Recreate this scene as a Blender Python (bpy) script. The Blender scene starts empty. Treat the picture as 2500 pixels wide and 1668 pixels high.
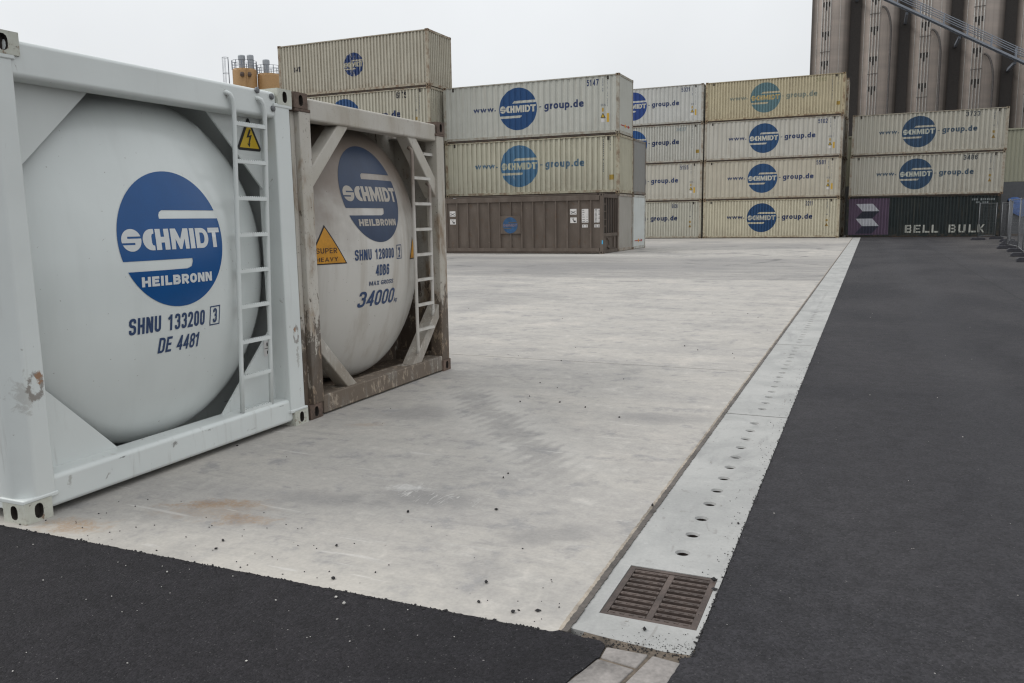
import bpy, bmesh, math, random
from mathutils import Vector, Matrix
R = math.radians
random.seed(7)
scene = bpy.context.scene
COL = scene.collection

# ------------------------------------------------------------------ camera, world, sun, exposure
cd = bpy.data.cameras.new("camera"); cam = bpy.data.objects.new("camera", cd); COL.objects.link(cam)
cd.sensor_width = 36.0; cd.lens = 28.641; cd.clip_start = 0.05; cd.clip_end = 5000
_rt = Vector((0.91700976, 0.39858528, -0.01492892)); _up = Vector((-0.04576716, 0.14232853, 0.98876082)); _fw = Vector((-0.39623032, 0.90602007, -0.14875877))
m = Matrix.Identity(4)
for i in range(3):
    m[i][0] = _rt[i]; m[i][1] = _up[i]; m[i][2] = -_fw[i]
m[0][3], m[1][3], m[2][3] = 0.0, 0.0, 1.5977
cam.matrix_world = m
scene.camera = cam

SUN_EL, SUN_AZ = 46.0, 248.0        # azimuth clockwise from +Y: high, from behind the camera and to the left
w = bpy.data.worlds.new("World"); scene.world = w; w.use_nodes = True
nt = w.node_tree; nt.nodes.clear()
def wn(t, **k):
    n = nt.nodes.new(t)
    for a, b in k.items(): setattr(n, a, b)
    return n
wo = wn("ShaderNodeOutputWorld"); bg = wn("ShaderNodeBackground"); sky = wn("ShaderNodeTexSky")
sky.sky_type = 'NISHITA'; sky.sun_disc = False; sky.sun_elevation = R(SUN_EL); sky.sun_rotation = R(SUN_AZ)
sky.air_density = 2.0; sky.dust_density = 6.0; sky.ozone_density = 1.0
hs = wn("ShaderNodeHueSaturation"); hs.inputs["Saturation"].default_value = 0.12
mx = wn("ShaderNodeMix", data_type='RGBA'); mx.inputs[0].default_value = 0.86
tc = wn("ShaderNodeTexCoord"); nz = wn("ShaderNodeTexNoise"); nz.inputs["Scale"].default_value = 2.2; nz.inputs["Detail"].default_value = 5
rp = wn("ShaderNodeMapRange"); rp.inputs[1].default_value = 0.3; rp.inputs[2].default_value = 0.7; rp.inputs[3].default_value = 0.92; rp.inputs[4].default_value = 1.05
ml = wn("ShaderNodeMix", data_type='RGBA', blend_type='MULTIPLY'); ml.inputs[0].default_value = 1.0
L_ = nt.links.new
L_(sky.outputs[0], hs.inputs["Color"]); L_(hs.outputs[0], mx.inputs[6]); mx.inputs[7].default_value = (10.0, 10.3, 10.6, 1)   # overcast cloud deck
L_(tc.outputs["Generated"], nz.inputs["Vector"]); L_(nz.outputs["Fac"], rp.inputs[0])
sx_ = wn("ShaderNodeSeparateXYZ"); L_(tc.outputs["Generated"], sx_.inputs[0])     # overcast sky: luminance rises towards the zenith
gm = wn("ShaderNodeMath", operation='MULTIPLY_ADD'); gm.inputs[1].default_value = .55; gm.inputs[2].default_value = .82
cm = wn("ShaderNodeMath", operation='MAXIMUM'); L_(sx_.outputs[2], cm.inputs[0]); cm.inputs[1].default_value = 0.0; L_(cm.outputs[0], gm.inputs[0])
g2 = wn("ShaderNodeMath", operation='MULTIPLY'); L_(gm.outputs[0], g2.inputs[0]); L_(rp.outputs[0], g2.inputs[1])
L_(mx.outputs[2], ml.inputs[6]); L_(g2.outputs[0], ml.inputs[7])
L_(ml.outputs[2], bg.inputs[0]); bg.inputs[1].default_value = 0.1; L_(bg.outputs[0], wo.inputs[0])

sd = bpy.data.lights.new("sun", 'SUN'); sun = bpy.data.objects.new("sun", sd); COL.objects.link(sun)
sd.energy = 0.95; sd.angle = R(14); sd.color = (1.0, 0.97, 0.93)
_sd = Vector((math.sin(R(SUN_AZ)) * math.cos(R(SUN_EL)), math.cos(R(SUN_AZ)) * math.cos(R(SUN_EL)), math.sin(R(SUN_EL))))
sun.rotation_euler = _sd.to_track_quat('Z', 'Y').to_euler()
scene.view_settings.view_transform = 'Standard'; scene.view_settings.look = 'None'
scene.view_settings.exposure = 0.0; scene.view_settings.gamma = 1.0
scene.view_settings.use_curve_mapping = False
scene.cycles.max_bounces = 4; scene.cycles.diffuse_bounces = 2; scene.cycles.glossy_bounces = 2
scene.cycles.use_denoising = True; scene.cycles.denoising_prefilter = 'NONE'; scene.cycles.filter_width = 1.25

# ------------------------------------------------------------------ helpers
def lin(c): c /= 255.0; return c / 12.92 if c <= 0.04045 else ((c + 0.055) / 1.055) ** 2.4
def srgb(r, g, b, k=1.0): return (min(lin(r) / k, .9), min(lin(g) / k, .9), min(lin(b) / k, .9), 1.0)

class MB:
    def __init__(s): s.v = []; s.f = []; s.m = []
    def add(s, vs, fs, mi=0):
        n = len(s.v); s.v += [tuple(p) for p in vs]
        for f in fs: s.f.append(tuple(i + n for i in f)); s.m.append(mi)
        return s
    def box(s, x0, x1, y0, y1, z0, z1, mi=0):
        return s.add([(x0,y0,z0),(x1,y0,z0),(x1,y1,z0),(x0,y1,z0),(x0,y0,z1),(x1,y0,z1),(x1,y1,z1),(x0,y1,z1)],
                     [(3,2,1,0),(4,5,6,7),(0,1,5,4),(1,2,6,5),(2,3,7,6),(3,0,4,7)], mi)
    def prism(s, poly, axis, d0, d1, mi=0):
        n = len(poly)
        def p(a, d):
            return {'x': (d, a[0], a[1]), 'y': (a[0], d, a[1]), 'z': (a[0], a[1], d)}[axis]
        vs = [p(a, d0) for a in poly] + [p(a, d1) for a in poly]
        fs = [tuple(range(n))[::-1], tuple(range(n, 2 * n))] + [(i, (i + 1) % n, n + (i + 1) % n, n + i) for i in range(n)]
        return s.add(vs, fs, mi)
    def tube(s, path, r, n=8, mi=0, caps=True):
        pts = [Vector(p) for p in path]; rings = []
        prev = None
        for i, p in enumerate(pts):
            a = pts[max(i - 1, 0)]; b = pts[min(i + 1, len(pts) - 1)]
            t = (b - a).normalized()
            if prev is None:
                ref = Vector((0, 0, 1)) if abs(t.z) < .9 else Vector((1, 0, 0))
                u = t.cross(ref).normalized()
            else:
                u = (prev - t * prev.dot(t)).normalized()
            prev = u; v = t.cross(u)
            rings.append([p + (u * math.cos(2 * math.pi * k / n) + v * math.sin(2 * math.pi * k / n)) * r for k in range(n)])
        vs = [q for rg in rings for q in rg]; fs = []
        for i in range(len(rings) - 1):
            for k in range(n):
                fs.append((i * n + k, i * n + (k + 1) % n, (i + 1) * n + (k + 1) % n, (i + 1) * n + k))
        if caps: fs += [tuple(range(n))[::-1], tuple(range((len(rings) - 1) * n, len(rings) * n))]
        return s.add(vs, fs, mi)
    def lathe(s, prof, c, axis='z', n=32, mi=0):
        """prof: list of (r, t) along axis"""
        vs = []; fs = []
        for r, t in prof:
            for k in range(n):
                a = 2 * math.pi * k / n; p, q = r * math.cos(a), r * math.sin(a)
                vs.append((c[0] + p, c[1] + q, c[2] + t) if axis == 'z' else (c[0] + t, c[1] + p, c[2] + q))
        for i in range(len(prof) - 1):
            for k in range(n): fs.append((i * n + k, i * n + (k + 1) % n, (i + 1) * n + (k + 1) % n, (i + 1) * n + k))
        fs += [tuple(range(n))[::-1], tuple(range((len(prof) - 1) * n, len(prof) * n))]
        return s.add(vs, fs, mi)
    def mesh(s, name, mats, smooth=False):
        me = bpy.data.meshes.new(name); me.from_pydata(s.v, [], s.f)
        for mt in (mats if isinstance(mats, (list, tuple)) else [mats]): me.materials.append(mt)
        me.polygons.foreach_set("material_index", s.m)
        if smooth: me.polygons.foreach_set("use_smooth", [True] * len(me.polygons))
        me.update(); return me

def obj(name, me, parent=None, loc=(0, 0, 0), rot=(0, 0, 0), color=None, bevel=0, scale=None):
    o = bpy.data.objects.new(name, me); COL.objects.link(o); o.location = loc; o.rotation_euler = rot
    if scale: o.scale = scale
    if parent: o.parent = parent
    if color: o.color = color
    if bevel:
        b = o.modifiers.new("bevel", 'BEVEL'); b.width = bevel; b.segments = 2; b.limit_method = 'ANGLE'; b.angle_limit = R(40); b.harden_normals = True
        if me.users == 1 or not me.polygons[0].use_smooth: me.polygons.foreach_set("use_smooth", [True] * len(me.polygons))
    return o
def tag(o, label, cat, group=None):
    o["label"] = label; o["category"] = cat
    if group: o["group"] = group
    return o
def thing(name, label, cat, loc=(0, 0, 0), rotz=0, group=None):
    o = bpy.data.objects.new(name, None); COL.objects.link(o); o.location = loc; o.rotation_euler = (0, 0, rotz); o.empty_display_size = .2
    return tag(o, label, cat, group)
def struct(o): o["kind"] = "structure"; return o

# ---- node DSL
class NT:
    def __init__(s, name):
        s.mat = bpy.data.materials.new(name); s.mat.use_nodes = True; s.t = s.mat.node_tree; s.t.nodes.clear()
        s.out = s.n("ShaderNodeOutputMaterial"); s.b = s.n("ShaderNodeBsdfPrincipled"); s.t.links.new(s.b.outputs[0], s.out.inputs[0])
        s.tc = s.n("ShaderNodeTexCoord"); s.oi = s.n("ShaderNodeObjectInfo")
        s.P = s.tc.outputs["Object"]
    def n(s, t, **k):
        n = s.t.nodes.new(t)
        for a, b in k.items(): setattr(n, a, b)
        return n
    def set(s, sock, v):
        if hasattr(v, "is_linked") or isinstance(v, bpy.types.NodeSocket): s.t.links.new(v, sock)
        elif isinstance(v, (tuple, list)):
            sock.default_value = (tuple(v) + (1,))[:4] if sock.type == 'RGBA' else tuple(v)[:3]
        else: sock.default_value = v
    def math(s, op, a, b=0.0, c=None, clamp=False):
        n = s.n("ShaderNodeMath", operation=op); n.use_clamp = clamp
        s.set(n.inputs[0], a); s.set(n.inputs[1], b)
        if c is not None: s.set(n.inputs[2], c)
        return n.outputs[0]
    def mix(s, f, a, b, mode='MIX'):
        n = s.n("ShaderNodeMix", data_type='RGBA', blend_type=mode); s.set(n.inputs[0], f); s.set(n.inputs[6], a); s.set(n.inputs[7], b); return n.outputs[2]
    def scale(s, v, sc, off=(0, 0, 0)):
        n = s.n("ShaderNodeVectorMath", operation='MULTIPLY_ADD'); s.set(n.inputs[0], v); n.inputs[1].default_value = sc; s.set(n.inputs[2], off); return n.outputs[0]
    def noise(s, v, scale=1.0, detail=3.0, rough=.55, dist=0.0):
        n = s.n("ShaderNodeTexNoise"); s.set(n.inputs["Vector"], v); n.inputs["Scale"].default_value = scale; n.inputs["Detail"].default_value = detail
        n.inputs["Roughness"].default_value = rough; n.inputs["Distortion"].default_value = dist; return n.outputs["Fac"]
    def step(s, x, a, b, lo=0.0, hi=1.0, smooth=True):
        n = s.n("ShaderNodeMapRange"); n.interpolation_type = 'SMOOTHSTEP' if smooth else 'LINEAR'; n.clamp = True
        s.set(n.inputs[0], x); n.inputs[1].default_value = a; n.inputs[2].default_value = b; n.inputs[3].default_value = lo; n.inputs[4].default_value = hi; return n.outputs[0]
    def sep(s, v):
        n = s.n("ShaderNodeSeparateXYZ"); s.set(n.inputs[0], v); return n.outputs
    def comb(s, x, y, z):
        n = s.n("ShaderNodeCombineXYZ"); s.set(n.inputs[0], x); s.set(n.inputs[1], y); s.set(n.inputs[2], z); return n.outputs[0]
    def randP(s, amt=37.0):
        n = s.n("ShaderNodeVectorMath", operation='ADD'); s.set(n.inputs[0], s.P)
        s.set(n.inputs[1], s.math('MULTIPLY', s.oi.outputs["Random"], amt)); return n.outputs[0]
    def bump(s, h, strength=.3, dist=.01):
        n = s.n("ShaderNodeBump"); n.inputs["Strength"].default_value = strength; n.inputs["Distance"].default_value = dist; s.set(n.inputs["Height"], h)
        s.t.links.new(n.outputs[0], s.b.inputs["Normal"])
    def done(s, color, rough=.6, metal=0.0, spec=None, coat=None):
        s.set(s.b.inputs["Base Color"], color); s.set(s.b.inputs["Roughness"], rough); s.b.inputs["Metallic"].default_value = metal
        if spec is not None: s.b.inputs["Specular IOR Level"].default_value = spec
        if coat: s.b.inputs["Coat Weight"].default_value = coat[0]; s.b.inputs["Coat Roughness"].default_value = coat[1]
        return s.mat

def plain(name, c, rough=.6, metal=0, var=.12, spec=None):
    k = NT(name); P = k.randP(); a = k.noise(P, 6, 4); a2 = k.noise(P, 60, 2)
    f = k.math('ADD', k.step(a, .3, .7, 1 - var, 1 + var, False), k.step(a2, .3, .7, -var * .4, var * .4, False))
    return k.done(k.mix(1.0, c, k.comb(f, f, f), 'MULTIPLY'), rough, metal, spec)

# ------------------------------------------------------------------ materials
def mat_container():
    k = NT("container_paint"); P = k.randP(); base = k.oi.outputs["Color"]; dirt = k.oi.outputs["Alpha"]
    streak = k.noise(k.scale(P, (9, 9, .55)), 1.0, 3, .6)
    mott = k.noise(P, 1.3, 3, .6)
    fine = k.noise(P, 25, 3)
    c = k.mix(1.0, base, k.mix(mott, (.84, .84, .82), (1.1, 1.1, 1.1)), 'MULTIPLY')
    c = k.mix(k.math('MULTIPLY', k.step(streak, .5, .78), k.math('MULTIPLY_ADD', dirt, .75, .12), clamp=True), c, (.22, .17, .11))
    z = k.sep(k.P)[2]
    low = k.math('MULTIPLY', k.step(z, 1.1, .05), k.math('MULTIPLY', k.step(k.noise(P, 3.5, 5, .65), .4, .75), k.math('MULTIPLY_ADD', dirt, .7, .1)))
    c = k.mix(low, c, (.2, .13, .075))
    rust = k.math('MULTIPLY', k.step(k.noise(P, 7.0, 6, .7), .63, .72), k.math('MULTIPLY', dirt, .95))
    c = k.mix(rust, c, (.12, .05, .025))
    # rust runs that start at the top rail
    xr = k.noise(k.scale(P, (7, 7, .02)), 1.0, 3, .7)
    c = k.mix(k.math('MULTIPLY', k.math('MULTIPLY', k.step(xr, .60, .70), k.step(k.math('ADD', z, k.math('MULTIPLY', xr, .8)), 1.9, 3.2)), k.math('MULTIPLY_ADD', dirt, .9, .08)), c, (.17, .085, .04))
    k.bump(k.math('ADD', fine, k.math('MULTIPLY', mott, 6.0)), .15, .004)
    return k.done(c, k.step(mott, .3, .7, .45, .7), spec=.35)
def mat_frame():
    k = NT("container_frame_paint"); P = k.randP(); base = k.oi.outputs["Color"]; dirt = k.oi.outputs["Alpha"]
    a = k.noise(P, 3.5, 6, .7); b = k.noise(k.scale(P, (14, 14, 2.0)), 1.0, 5, .65)
    c = k.mix(1.0, base, k.mix(k.noise(P, 2, 4), (.75, .74, .7), (1.05, 1.05, 1.05)), 'MULTIPLY')
    c = k.mix(k.math('MULTIPLY', k.step(a, .42, .66), k.math('MULTIPLY_ADD', dirt, .8, .15), clamp=True), c, (.17, .1, .06))
    c = k.mix(k.math('MULTIPLY', k.step(b, .56, .68), k.math('MULTIPLY_ADD', dirt, .8, .1), clamp=True), c, (.09, .05, .032))
    return k.done(c, .65, spec=.3)
def mat_decal():
    """sprayed paint, colour from the object, worn through to the container's own paint by object alpha"""
    k = NT("sign_paint"); P = k.randP(); base = k.oi.outputs["Color"]; wear = k.oi.outputs["Alpha"]
    n = k.noise(k.scale(P, (5, 5, 1.6)), 1.0, 7, .75)
    thr = k.math('MULTIPLY_ADD', wear, -.42, .86)
    worn = k.math('MULTIPLY', k.math('SUBTRACT', n, thr), 14.0, clamp=True)
    c = k.mix(1.0, base, k.mix(k.noise(P, 2, 5), (.86, .86, .86), (1.12, 1.12, 1.12)), 'MULTIPLY')
    c = k.mix(worn, c, (.42, .4, .33))
    return k.done(c, .5, spec=.35)
def mat_tank(name, c, c2, amt, rough, film_shade=0.0):
    k = NT(name); P = k.P
    a = k.noise(P, 1.1, 4); s = k.noise(k.scale(P, (7, 7, .5)), 1.0, 4, .6); f = k.noise(P, 120, 2)
    col = k.mix(k.step(a, .3, .7), c, tuple(x * .93 for x in c[:3]))
    col = k.mix(k.math('MULTIPLY', k.step(s, .45, .8), amt), col, c2)
    col = k.mix(k.math('MULTIPLY', k.step(k.noise(P, 38, 2), .73, .76), min(amt * 2, .8)), col, (.1, .07, .05))
    if film_shade:  # brown grime mixed with the top beam's shade, painted over the upper head
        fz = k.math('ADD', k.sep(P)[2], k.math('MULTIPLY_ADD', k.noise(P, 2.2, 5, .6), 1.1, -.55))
        col = k.mix(k.step(fz, 1.25, 2.2, 0, film_shade), col, (.17, .125, .095))
    k.bump(k.noise(P, 5, 2), .04, .01)
    return k.done(col, k.step(a, .3, .7, rough, rough + .1), spec=.45)
def mat_frame_clean():
    k = NT("tank_frame_paint_clean"); P = k.P; pw = k.randP()
    a = k.noise(P, 1.6, 4)
    c = k.mix(k.step(a, .3, .7), (.635, .665, .65), (.59, .615, .60))
    st = k.noise(k.scale(pw, (18, 18, 2.2)), 1.0, 5, .65)
    z = k.sep(k.P)[2]
    c = k.mix(k.math('MULTIPLY', k.step(st, .56, .8), k.step(z, 1.6, .1, .06, .32)), c, (.2, .17, .14))
    # scraped and rusted patches where spreaders have rubbed the posts and the sill
    sc = k.noise(k.scale(pw, (10, 10, 5)), 1.0, 6, .7, .6)
    c = k.mix(k.math('MULTIPLY', k.step(sc, .655, .7), .6), c, (.17, .14, .12))
    c = k.mix(k.math('MULTIPLY', k.step(k.noise(pw, 7, 6, .7), .7, .76), .5), c, (.3, .14, .06))
    X, Y, Z = k.sep(P); nn = k.noise(P, 20, 5, .75, .5)
    def scuff(y, z, ry, rz, ring, st, col):
        nonlocal c
        u = k.math('DIVIDE', k.math('SUBTRACT', Y, y), ry); v = k.math('DIVIDE', k.math('SUBTRACT', Z, z), rz)
        d = k.math('SQRT', k.math('ADD', k.math('MULTIPLY', u, u), k.math('MULTIPLY', v, v)))
        if ring: d = k.math('MULTIPLY', k.math('ABSOLUTE', k.math('SUBTRACT', d, .75)), 3.0)
        m_ = k.step(k.math('ADD', d, k.math('MULTIPLY_ADD', nn, 4.5, -2.25)), 1.0, .3)
        c = k.mix(k.math('MULTIPLY', m_, st), c, col)
    # spreader rubs: ringed scrapes on the posts, short scratches on the sill
    scuff(.135, .74, .05, .085, True, .75, (.15, .12, .10)); scuff(.155, .78, .025, .05, False, .8, (.30, .15, .07)); scuff(.09, .70, .06, .12, False, .35, (.25, .22, .19))
    scuff(2.345, .72, .035, .08, True, .7, (.17, .14, .12)); scuff(2.33, .76, .015, .04, False, .8, (.3, .15, .07)); scuff(2.35, .55, .02, .1, False, .5, (.2, .17, .14))
    scuff(1.07, .175, .025, .02, False, .7, (.12, .11, .1)); scuff(1.375, .19, .045, .012, False, .6, (.15, .14, .13)); scuff(.3, .16, .02, .04, False, .5, (.2, .18, .15)); scuff(1.8, .09, .05, .012, False, .5, (.18, .16, .14)); scuff(.65, .195, .03, .005, False, .8, (.06, .06, .06)); scuff(2.13, .19, .04, .006, False, .6, (.1, .1, .1))
    k.bump(k.noise(P, 30, 3), .06, .004)
    return k.done(c, .38, spec=.45)
def mat_frame_dirty(name="tank_frame_paint_weathered", amt=1.0):
    k = NT(name); P = k.P; pw = k.randP(11)
    z = k.sep(P)[2]
    wash = k.noise(k.scale(pw, (5, 5, 1.6)), 1.0, 5, .65, .3); b = k.noise(k.scale(pw, (16, 16, 7)), 1.0, 5, .72, .4); fl = k.noise(pw, 45, 3, .7)
    c = k.mix(k.step(k.noise(P, 2, 3), .3, .7), (.50, .475, .43), (.43, .40, .345))
    d = k.math('ADD', wash, k.step(z, 1.6, .2, -.03 * amt, .22 * amt, False))
    c = k.mix(k.step(d, .48, .68, 0, .88 * amt), c, (.22, .155, .10))
    e = k.math('ADD', b, k.step(z, 1.15, .6, -.12, .12, False))
    c = k.mix(k.step(e, .53, .58, 0, .85 * amt), c, (.085, .066, .052))
    c = k.mix(k.step(b, .40, .30, 0, .55), c, (.36, .31, .225))
    c = k.mix(k.step(fl, .62, .70, 0, .7 * amt), c, (.06, .042, .032))
    k.bump(k.math('ADD', b, fl), .25, .005)
    return k.done(c, .7, spec=.3)
def mat_concrete(name="yard_concrete"):
    k = NT(name); P = k.P; X, Y, Z = k.sep(P); cache = {}
    def N_(sc, det, ro=.6, di=0.0):
        key = (sc, det, ro, di)
        if key not in cache: cache[key] = k.noise(P, sc, det, ro, di)
        return cache[key]
    streak = k.noise(k.scale(P, (.4, 2.0, 1)), 1.0, 4, .6, .1)
    broom = k.noise(k.scale(P, (2.0, 15, 1)), 1.0, 3, .6, .05)
    cloud = N_(.8, 5, .66, .15); mid = N_(3.4, 5, .68, .15); big = N_(.16, 3); fine = N_(55, 2)
    c = k.mix(k.step(streak, .36, .64), (.37, .352, .328), (.408, .386, .354))
    c = k.mix(k.step(cloud, .50, .72, 0, .75), c, (.275, .265, .254))
    c = k.mix(k.step(cloud, .46, .28, 0, .8), c, (.49, .455, .41))
    c = k.mix(k.step(mid, .53, .68, 0, .65), c, (.246, .243, .243))
    c = k.mix(k.step(mid, .44, .28, 0, .7), c, (.50, .475, .435))
    c = k.mix(k.step(big, .52, .66, 0, .55), c, (.225, .22, .215))
    c = k.mix(k.step(broom, .58, .76, 0, .4), c, (.46, .445, .42))
    c = k.mix(k.step(broom, .42, .28, 0, .35), c, (.25, .243, .236))
    # the bay beyond the second joint was poured from a greyer mix
    c = k.mix(k.math('MULTIPLY', k.math('MULTIPLY', k.step(Y, 20.99, 21.02), k.step(k.math('ADD', Y, k.math('MULTIPLY', cloud, 6.0)), 37.5, 33.0)), k.step(streak, .3, .6, .75, .4)), c, (.215, .208, .20))
    n14 = N_(13, 4, .7, .2)
    c = k.mix(1.0, c, k.mix(k.step(n14, .3, .7), (.92, .92, .925), (1.06, 1.055, 1.05)), 'MULTIPLY')
    # cement dust and sand washed up against the front edge
    c = k.mix(k.math('MULTIPLY', k.step(k.math('ADD', Y, k.math('MULTIPLY', mid, .9)), 3.75, 3.05), k.step(cloud, .62, .42, .25, .75)), c, (.50, .47, .42))
    def blob(x, y, rx, ry, ang, nz_, lo=.2, hi=.9):
        dx = k.math('SUBTRACT', X, x); dy = k.math('SUBTRACT', Y, y); ca, sa = math.cos(R(ang)), math.sin(R(ang))
        u = k.math('DIVIDE', k.math('ADD', k.math('MULTIPLY', dx, ca), k.math('MULTIPLY', dy, sa)), rx)
        v = k.math('DIVIDE', k.math('SUBTRACT', k.math('MULTIPLY', dy, ca), k.math('MULTIPLY', dx, sa)), ry)
        d = k.math('SQRT', k.math('ADD', k.math('MULTIPLY', u, u), k.math('MULTIPLY', v, v)))
        return k.step(k.math('ADD', d, k.math('MULTIPLY_ADD', nz_, 2.2, -1.1)), hi, lo)
    n9 = N_(11, 5, .72, .5)
    # rust stains left by corner castings
    for (x, y, rx, ry, an, st) in ((-3.38, 3.44, .30, .07, 25, .62), (-3.03, 3.30, .22, .085, 15, .5), (-3.85, 2.89, .26, .10, 12, .62), (-3.3, 3.36, .40, .16, 20, .3), (-3.6, 5.3, .2, .06, 30, .3)):
        c = k.mix(k.math('MULTIPLY', k.math('MULTIPLY', blob(x, y, rx * 1.15, ry * 1.5, an, n9), k.step(fine, .35, .6, .35, 1.0)), st), c, (.30, .185, .095))
    # scuffs and damp patches
    for (x, y, rx, ry, an, st) in ((-1.5, 6.3, .6, .3, 15, .5), (-1.45, 3.7, .42, .2, 20, .5), (-3.4, 5.8, .7, .4, 20, .5), (-2.3, 3.95, .55, .24, 15, .5), (-2.9, 3.75, .5, .2, 10, .4), (-9.5, 26, 10, 3.4, 4, .6), (-4.5, 30, 4, 2.6, 0, .45), (-5, 46, 12, 5, 0, .5), (-14, 31, 8, 1.6, 3, .5)):
        c = k.mix(k.math('MULTIPLY', blob(x, y, rx, ry, an, mid), st), c, (.195, .19, .188))
    c = k.mix(k.math('MULTIPLY', blob(-12, 33.6, 7, 1.3, 2, mid), .6), c, (.45, .44, .41))
    # pale scraped fan with fine scratches
    fan = blob(-2.3, 4.03, .45, .25, -10, mid)
    scr = k.noise(k.scale(P, (26, 5, 1)), 1.0, 3, .7, 2.0)
    c = k.mix(k.math('MULTIPLY', fan, k.step(scr, .56, .66, 0, .7)), c, (.58, .56, .53))
    c = k.mix(k.math('MULTIPLY', blob(-2.5, 4.08, .2, .08, 10, n9), .6), c, (.56, .545, .52))
    # tyre print: grey band with toothed pale edges
    sx, sy, ux, uy = -3.55, 6.84, .638, -.770
    dx = k.math('SUBTRACT', X, sx); dy = k.math('SUBTRACT', Y, sy)
    s_ = k.math('ADD', k.math('MULTIPLY', dx, ux), k.math('MULTIPLY', dy, uy))
    w_ = k.math('ADD', k.math('SUBTRACT', k.math('MULTIPLY', dy, ux), k.math('MULTIPLY', dx, uy)), -.02)
    aw = k.math('ABSOLUTE', w_)
    tri = k.math('PINGPONG', k.math('ADD', k.math('ADD', s_, k.math('MULTIPLY', w_, .8)), k.math('MULTIPLY', mid, .05)), .066)
    edge = k.math('ADD', k.math('MULTIPLY', tri, 2.2), k.math('MULTIPLY_ADD', mid, .6, -.20))
    along = k.math('MULTIPLY', k.step(s_, -.3, .4), k.step(s_, 3.7, 2.4))
    inside = k.math('MULTIPLY', k.step(k.math('SUBTRACT', edge, aw), -.07, .13), along)
    fringe = k.math('MULTIPLY', k.math('MULTIPLY', k.step(aw, .5, .15), along), k.math('SUBTRACT', 1.0, inside))
    c = k.mix(k.math('MULTIPLY', fringe, k.step(cloud, .7, .35, .25, .6)), c, (.475, .455, .425))
    c = k.mix(k.math('MULTIPLY', inside, .38), c, (.25, .243, .236))
    # dark arcs of turning tyres further off
    for (cx, cy, rad, st) in ((-6.2, 40, 4.2, .5), (-7.2, 40.4, 4.2, .5), (-3.0, 30, 3.2, .4), (-9.5, 31, 6.5, .5), (-4.6, 33, 2.4, .45), (-5.6, 25, 5.0, .4), (-8, 46, 6, .5)):
        ex = k.math('SUBTRACT', X, cx); ey = k.math('SUBTRACT', Y, cy)
        d = k.math('ABSOLUTE', k.math('SUBTRACT', k.math('SQRT', k.math('ADD', k.math('MULTIPLY', ex, ex), k.math('MULTIPLY', ey, ey))), rad))
        c = k.mix(k.math('MULTIPLY', k.math('MULTIPLY', k.step(d, .22, .04), k.step(cloud, .48, .6)), st), c, (.09, .09, .09))
    c = k.mix(k.step(n9, .67, .74, 0, .5), c, (.17, .16, .15))
    hair = k.noise(k.scale(P, (1.5, 22, 1), (3, 7, 0)), 1.0, 3, .6, .6)
    c = k.mix(k.math('MULTIPLY', k.step(hair, .66, .70, 0, .5), k.step(cloud, .6, .45)), c, (.56, .54, .51))
    c = k.mix(1.0, c, k.mix(fine, (.84, .84, .84), (1.14, 1.14, 1.14)), 'MULTIPLY')
    k.bump(k.math('ADD', fine, k.math('MULTIPLY', broom, .6)), .16, .004)
    return k.done(c, k.step(mid, .3, .7, .62, .85), spec=.3)
def mat_drain_concrete():
    k = NT("drain_concrete"); P = k.P
    a = k.noise(P, 1.6, 5, .65, .3); fine = k.noise(P, 60, 3); m_ = k.noise(P, 9, 5, .72, .3); s_ = k.noise(k.scale(P, (3.0, .9, 1)), 1.3, 5, .66, .4)
    c = k.mix(k.step(a, .32, .68), (.315, .315, .305), (.40, .397, .382))
    c = k.mix(k.step(s_, .5, .68, 0, .6), c, (.255, .255, .25))
    c = k.mix(k.step(m_, .58, .70, 0, .55), c, (.23, .222, .21))
    c = k.mix(k.step(m_, .40, .28, 0, .6), c, (.46, .455, .44))
    c = k.mix(k.step(k.noise(P, 30, 3, .7), .66, .70, 0, .75), c, (.14, .125, .11))
    c = k.mix(k.step(k.noise(k.scale(P, (9, 3, 1), (5, 1, 0)), 1.0, 3, .6, 1.0), .66, .70, 0, .4), c, (.20, .185, .17))
    c = k.mix(1.0, c, k.mix(fine, (.86, .86, .86), (1.12, 1.12, 1.12)), 'MULTIPLY')
    k.bump(k.math('ADD', fine, m_), .2, .004)
    return k.done(c, .75, spec=.3)
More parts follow.
